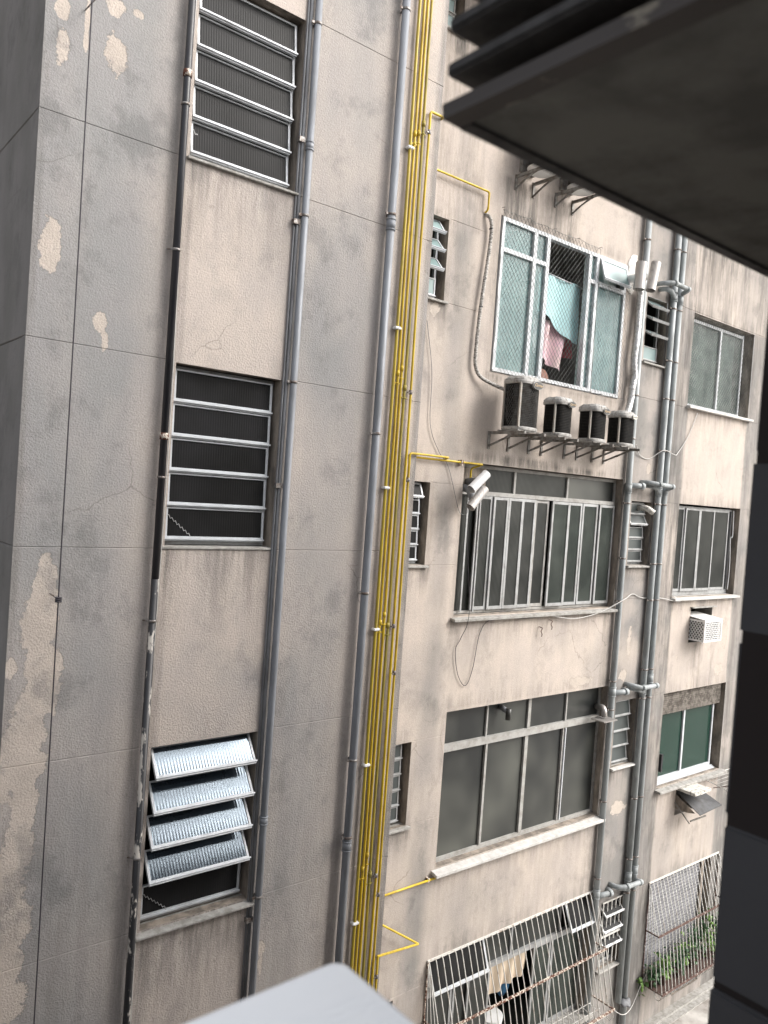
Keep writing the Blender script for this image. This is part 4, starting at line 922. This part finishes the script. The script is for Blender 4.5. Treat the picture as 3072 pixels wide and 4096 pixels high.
bm = B(); bar(bm, (11.57, YB - .01, -4.52), (11.57, YB - .28, -4.76), .014); bar(bm, (11.70, YB - .22, -4.77), (12.05, YB - .28, -4.73), .014, .022); mk('support_arm', bm, 'bracket', t)
# drying rack
t = thing('drying_rack', 'white wire drying rack jutting from the wall at the dark jamb below the green-glass window', 'drying rack', (12.7, YB, -4.28))
bm = B(); tube(bm, fillet([(13.5, YB - .02, -4.255), (12.32, YB - .02, -4.255), (12.30, YB - .52, -4.32), (13.5, YB - .52, -4.32)], .05), .007, 8); mk('frame', bm, 'iron', t)
for i in range(1, 7):
    y = YB - .02 - i*.08; bm = B(); tube(bm, [(12.31, y, -4.262 - i*.008), (13.5, y, -4.262 - i*.008)], .003, 6); mk('wire', bm, 'iron', t)
bm = B(); bar(bm, (12.75, YB - .01, -4.5), (12.75, YB - .4, -4.33), .012); mk('support_arm', bm, 'rustdark', t)
# hooks under window 2 and little wall marks
for i, (x, z) in enumerate(((7.97, -1.56), (8.16, -1.48))):
    bm = B(); tube(bm, smoothpts([(x, YB, z), (x + .01, YB - .05, z - .01), (x - .01, YB - .05, z - .05), (x + .015, YB - .05, z - .09), (x + .005, YB - .05, z - .12)], 4), .006, 6)
    tag(mk('wall_hook', bm, 'rustdark'), ['left bent rusty hook in the wall under the folding window', 'right bent rusty hook in the wall under the folding window'][i], 'hook', 'rusty hooks under the folding window')
# ------------------------------------------------------------------ window cages
def cage(name, label, x0, x1, ztop, zmid, zbot, omid, obot, nb, railm, topr=.035, rund=True, hoops=False, sides=True):
    t = thing(name, label, 'window grille', ((x0+x1)/2, YB, zbot))
    for i in range(nb):
        x = x0 + (x1 - x0)*i/(nb-1) + random.uniform(-.006, .006)
        pts = [(x, YB - .005, ztop), (x, YB - topr, ztop - .004), (x, YB - omid, zmid), (x, YB - obot, zbot)] if rund else [(x, YB - .012, ztop), (x, YB - omid, zmid), (x, YB - obot, zbot)]
        bm = B(); f = fillet(pts[:3], .03, 3) if rund else pts[:2]
        f = f + [Vector(pts[-1])]
        if hoops:
            for k in range(1, 8):
                q = k/7*PI; f.append(Vector((x + .0, YB - obot + .13*(1 - math.cos(q))*.5 + 0, zbot - .11*math.sin(q))))
        tube(bm, f, .0066, 6); mk('bar', bm, 'iron', t)
    bm = B(); bar(bm, (x0 - .01, YB - .008, ztop), (x1 + .01, YB - .008, ztop), .016, .026); mk('top_rail', bm, 'iron', t)
    bm = B(); bar(bm, (x0 - .01, YB - omid - .004, zmid), (x1 + .01, YB - omid - .004, zmid), .02, .026); mk('middle_rail', bm, railm, t)
    bm = B(); bar(bm, (x0 - .01, YB - obot - .004, zbot), (x1 + .01, YB - obot - .004, zbot), .02, .03); mk('bottom_rail', bm, railm, t)
    for x in (x0, x1):
        bm = B(); bar(bm, (x, YB, zmid), (x, YB - omid, zmid), .014, .02); bar(bm, (x, YB, zbot), (x, YB - obot, zbot), .014, .02); bar(bm, (x, YB - .012, ztop), (x, YB - .012, zbot), .014)
        mk('side_rail', bm, railm, t)
        for k in (1, 2, 3):
            yo = omid * k/4; yb_ = obot*k/4
            bm = B(); tube(bm, [(x, YB - yo*.25, ztop - .05), (x, YB - yo, zmid), (x, YB - yb_, zbot)], .006, 6); mk('bar', bm, 'iron', t)
    return t
c1_ = cage('window_grille', 'white belly-shaped window cage with a rusty middle rail over the bottom window', 6.43, 9.60, -5.41, -6.11, -6.86, .276, .47, 31, 'rust')
bm = B()
for i in range(14): bar(bm, (9.60 - i*.16, YB - .02, -6.98), (9.50 - i*.16, YB - .46, -6.98), .006)
for i in range(3): bar(bm, (6.5, YB - .1 - .15*i, -6.97), (9.6, YB - .1 - .15*i, -6.97), .007)
for i in range(12):
    x = 9.57 - i*.21; tube(bm, [(x, YB - .47, -6.86), (x, YB - .49, -6.95), (x, YB - .44, -7.02), (x, YB - .38, -7.0)], .006, 6)
mk('floor_grid', bm, 'iron', c1_)
c2_ = cage('window_grille', 'straight-barred window cage with a brown rusted rail and plants in it at the bottom right', 11.03, 13.10, -5.67, -6.40, -7.23, .23, .36, 23, 'rustdark', rund=False, hoops=True)
# ------------------------------------------------------------------ plants
def plant(x, y, z, h, spread, n, m, label, grp='plants in the flower cage', pot=True, ls=.045):
    t = thing('potted_plant', label, 'plant', (x, y, z), grp)
    if pot:
        bm = B(); bmesh.ops.create_cone(bm, cap_ends=True, segments=18, radius1=.055, radius2=.075, depth=.13, matrix=Matrix.Translation((x, y, z + .065))); mk('pot', bm, 'pot', t)
    bm = B(); tips = []
    for i in range(9):
        a = random.uniform(0, 2*PI); q = Vector((x + spread*math.cos(a)*random.uniform(.3, 1), y + spread*.7*math.sin(a)*random.uniform(.3, 1), z + (.12 if pot else 0) + h*random.uniform(.5, 1)))
        p0 = Vector((x, y, z + (.10 if pot else 0))); midp = (p0 + q)/2 + Vector((0, 0, .03)); tube(bm, [p0, midp, q], .003, 4); tips.append((p0, midp, q))
    mk('stem', bm, 'leaf', t)
    bm = B()
    for i in range(n):
        p0, mp_, q = random.choice(tips); s = random.random(); c = (p0*(1-s)**2 + mp_*2*s*(1-s) + q*s*s) + Vector([random.gauss(0, spread*.28) for _ in range(2)] + [random.gauss(0, h*.12)])
        L_ = ls*random.uniform(.6, 1.3); d = Vector((random.gauss(0,1), random.gauss(-.3,1), random.gauss(.1,.6))).normalized(); sd = d.cross(Vector((random.gauss(0,.4), random.gauss(0,.4), 1))).normalized()*L_*.38
        up = sd.cross(d).normalized()*L_*.12
        pts = [c, c + d*L_*.35 + sd, c + d*L_*.75 + sd*.8 - up, c + d*L_*1.15 - up*2, c + d*L_*.75 - sd*.8 - up, c + d*L_*.35 - sd]
        vs = [bm.verts.new(p) for p in pts]; cm = bm.verts.new(c + d*L_*.55 + up)
        for k in range(6): bm.faces.new((vs[k], vs[(k+1) % 6], cm))
    mk('foliage', bm, m, t)
PL = [(11.12,.13,.16,'leaf','low trailing plant at the left end of the flower cage'),(11.30,.2,.30,'leaf2','bright young-leaved plant, second in the flower cage'),(11.50,.16,.28,'leaf','dark leafy plant, third in the flower cage'),(11.70,.22,.38,'leaf','bushy dark plant in the middle of the flower cage'),(11.90,.15,.42,'leaf2','light green plant right of the middle of the flower cage'),(12.12,.2,.50,'leaf','tall dark plant near the right of the flower cage'),(12.36,.16,.62,'leaf','tallest dark plant in the flower cage'),(12.60,.2,.60,'leaf2','pale green plant by the dark jamb in the flower cage'),(12.85,.18,.7,'leaf','dark plant at the right end of the flower cage')]
for x, yo, h, m_, lab in PL: plant(x, YB - yo, -7.21, h, .13, 85, m_, lab, ls=.068)
plant(10.95, YB - .06, -7.12, -.25, .10, 26, 'leaf2', 'small bright green creeper growing from the wall beside the twin drain stacks', None, False, .07)
bm = B(); box(bm, 11.05, 13.05, YB - .33, YB - .05, -7.245, -7.222); mk('tray', bm, 'pot', c2_)
cable('stiff white cable slanting from the flower cage down to the drain stacks', [(11.02, YB - .05, -7.0), (11.06, YB - .06, -7.06), (10.95, YB - .05, -7.2), (10.7, YB - .07, -7.45), (10.4, YB - .13, -7.42), (10.2, YB - .1, -7.3)], .006, 'wirewhite')
bm = B(); bmesh.ops.create_icosphere(bm, subdivisions=3, radius=.09, matrix=Matrix.Translation((10.47, YB - .09, -7.28)) @ Matrix.Diagonal((1.3, .8, .5, 1)))
for v in bm.verts: v.co += Vector((1, 1, 1)) * noise.noise(v.co * 20) * .04
tag(mk('moss_clump', bm, 'pvcdark', smooth=True), 'dark dirt clump on the broken joint at the foot of the twin drain stacks', 'dirt clump')
# ------------------------------------------------------------------ ground, kerb, our own building
bm = B(); bm.faces.new([bm.verts.new(p) for p in ((-60, -60, ZG - .004), (80, -60, ZG - .004), (80, 90, ZG - .004), (-60, 90, ZG - .004))]); tag(mk('ground', bm, 'ground'), kind='structure')
bm = B(); box(bm, 4.9, 16, YB - .12, YB + .0, ZG - .002, ZG + .05); box(bm, 4.9, 16, YB - .22, YB - .12, ZG - .003, ZG + .012); tag(mk('gutter_kerb', bm, 'sillstone'), kind='structure')
own = thing('facing_building', 'plain rendered building the picture is taken from, behind the camera', 'building', (3, -.6, ZG))
bm = B(); box(bm, 1.3, 10.5, -6, -.55, ZG, 3.5); mk('wall', bm, 'own', own)
for za, zb in ((3.92, 4.13), (4.62, 4.80), (5.38, 5.66), (6.65, 7.7)):  # added beams out of view, spaced to band the open panes' reflections
    bm = B(); box(bm, 5.0, 10.4, -.85, -.60, za, zb); mk('reflection_beam', bm, 'bracket', own)
for x in (5.0, 7.6, 10.3):  # unseen uprights for the added reflection beams
    bm = B(); box(bm, x, x + .12, -1.0, -.86, 3.501, 7.7); mk('reflection_post', bm, 'bracket', own)
bm = B(); box(bm, -6, 1.298, -6, -.56, ZG, -.62); mk('low_light_block', bm, 'own', own)  # invented unseen block, kept low so sky light reaches the ledge
for i in range(4):  # unseen windows added to vary what the opposite glass reflects
    for j in range(4):
        wx, wz = 2.2 + i*2.2, 1.7 - j*2.9
        bm = B(); frame(bm, wx, wx + 1.3, wz, wz + 1.3, -.60, .075, .06); w_ = mk('window', bm, 'alu', own); bm = B(); box(bm, wx + .06, wx + 1.24, -.56, -.535, wz + .06, wz + 1.24); mk('pane', bm, 'gfrost', w_)
bm = B(); box(bm, -6, -3.6, -.545, 13, ZG, -1.0); mk('shade_wing', bm, 'own', own)  # unseen block added to keep light off the lower left
# dark louvre over the window
lv = thing('window_louvre', 'dark brown louvre panel and stacked slats overhead at the upper right, seen from below', 'louvre', (1.2, .3, .38))
LX, LY = .530, .608; LX1 = 1.55; LY0 = -.5; LZ = .378
bm = B(); box(bm, LX + .022, LX1, LY0, LY - .016, LZ + .003, LZ + .012); mk('panel', bm, 'slab', lv)
bm = B(); box(bm, LX, LX + .026, LY0, LY, LZ, LZ + .015)
for v in bm.verts: v.co.x += .0
bmesh.ops.subdivide_edges(bm, edges=bm.edges[:], cuts=6, use_grid_fill=True)
for v in bm.verts: v.co += Vector((.6, .2, .3)) * noise.noise(v.co * 28) * .006
mk('frame_rail', bm, 'slatedge', lv, 'chipped brown side rail')
bm = B(); box(bm, LX + .0265, LX1, LY - .016, LY, LZ - .001, LZ + .013); mk('frame_rail', bm, 'slat', lv)
for k in range(1, 8):
    z = LZ + .0425*k - .001; bm = B(); box(bm, LX + random.uniform(-.003, .003), LX1, LY0, LY - .002*k, z, z + .014); bmesh.ops.bevel(bm, geom=bm.edges[:], offset=.003, segments=2, affect='EDGES'); mk('slat', bm, 'slat', lv)
bm = B(); box(bm, LX + .35, LX1, LY0 + .2, LY - .20, LZ + .016, LZ + .36); mk('core', bm, 'jambjoint', lv)
# tiled jamb
jb = thing('window_jamb', 'nearly black tiled window jamb at the right edge of the picture', 'jamb', (1.35, .2, -1.6))
zc = [-2.4, -2.1, -1.8, -1.5, -1.2, -1.03, -.755, -.488, -.19, .10, .368]
for a, b in zip(zc, zc[1:]):
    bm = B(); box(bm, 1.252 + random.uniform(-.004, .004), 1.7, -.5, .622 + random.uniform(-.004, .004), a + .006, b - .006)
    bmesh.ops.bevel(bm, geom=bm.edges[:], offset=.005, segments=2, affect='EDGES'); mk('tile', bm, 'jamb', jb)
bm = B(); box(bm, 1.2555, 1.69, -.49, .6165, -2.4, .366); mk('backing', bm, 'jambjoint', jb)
# white ledge below
bm = B(); lx, ly, rc = .474, .603, .014; out = [(-.9, -.54), (lx, -.54)] + [(lx - rc + rc*math.cos(a), ly - rc + rc*math.sin(a)) for a in [PI/2*k/8 for k in range(9)]] + [(-.9, ly - .035)]
rings = []
for ins, z in ((.0, -.53), (.0, -.462), (.0015, -.458), (.006, -.456)):
    rings.append([bm.verts.new((x - (ins if x > 0 else -ins), y - (ins if y > 0 else -ins), z)) for x, y in out])
for a, b in zip(rings, rings[1:]):
    for k in range(len(out)): bm.faces.new((a[k], a[(k+1) % len(out)], b[(k+1) % len(out)], b[k]))
bm.faces.new(rings[-1]); bm.faces.new(rings[0][::-1])
tag(mk('window_ledge', bm, 'ledge'), 'glossy white painted ledge corner jutting out at the bottom of the picture', 'ledge')
# ------------------------------------------------------------------ camera
cam = bpy.data.cameras.new('camera'); co = bpy.data.objects.new('camera', cam); COL.objects.link(co)
cam.sensor_fit = 'VERTICAL'; cam.sensor_height = 36; cam.lens = FPX/4096*36; cam.clip_start = .05; cam.clip_end = 500
co.matrix_world = Matrix(((CR.x, CU.x, -CF.x, 0), (CR.y, CU.y, -CF.y, 0), (CR.z, CU.z, -CF.z, 0), (0, 0, 0, 1)))
cam.dof.use_dof = True; cam.dof.focus_distance = 8.5; cam.dof.aperture_fstop = 5.2
S.camera = co
# ------------------------------------------------------------------ light: bright overcast sky with a weak wide sun from the upper right
SE, SA = math.radians(38), math.radians(43)    # elevation; azimuth from +X... towards -Y
sd = Vector((math.cos(SE)*math.sin(SA), -math.cos(SE)*math.cos(SA), math.sin(SE)))
W = bpy.data.worlds.new('World'); S.world = W; W.use_nodes = True; nt = W.node_tree; nt.nodes.clear()
sky = nt.nodes.new('ShaderNodeTexSky'); sky.sky_type = 'NISHITA'; sky.sun_disc = False; sky.sun_elevation = SE
sky.sun_rotation = math.atan2(sd.x, sd.y); sky.air_density = 1.0; sky.dust_density = 6.0; sky.ozone_density = 1.0
hs = nt.nodes.new('ShaderNodeHueSaturation'); hs.inputs['Saturation'].default_value = .30
bg = nt.nodes.new('ShaderNodeBackground'); bg.inputs[1].default_value = .14
wo = nt.nodes.new('ShaderNodeOutputWorld'); nt.links.new(sky.outputs[0], hs.inputs['Color']); nt.links.new(hs.outputs[0], bg.inputs[0]); nt.links.new(bg.outputs[0], wo.inputs[0])
sl = bpy.data.lights.new('sun', 'SUN'); sl.energy = 0.38; sl.angle = math.radians(22); sl.color = (1, .97, .92)
so = bpy.data.objects.new('sun', sl); COL.objects.link(so); so.rotation_euler = (-sd).to_track_quat('-Z', 'Y').to_euler()
S.view_settings.view_transform = 'Standard'; S.view_settings.look = 'None'; S.view_settings.gamma = 1; S.view_settings.exposure = 1.32
S.render.engine = 'CYCLES'
S.cycles.max_bounces = 8; S.cycles.transparent_max_bounces = 12
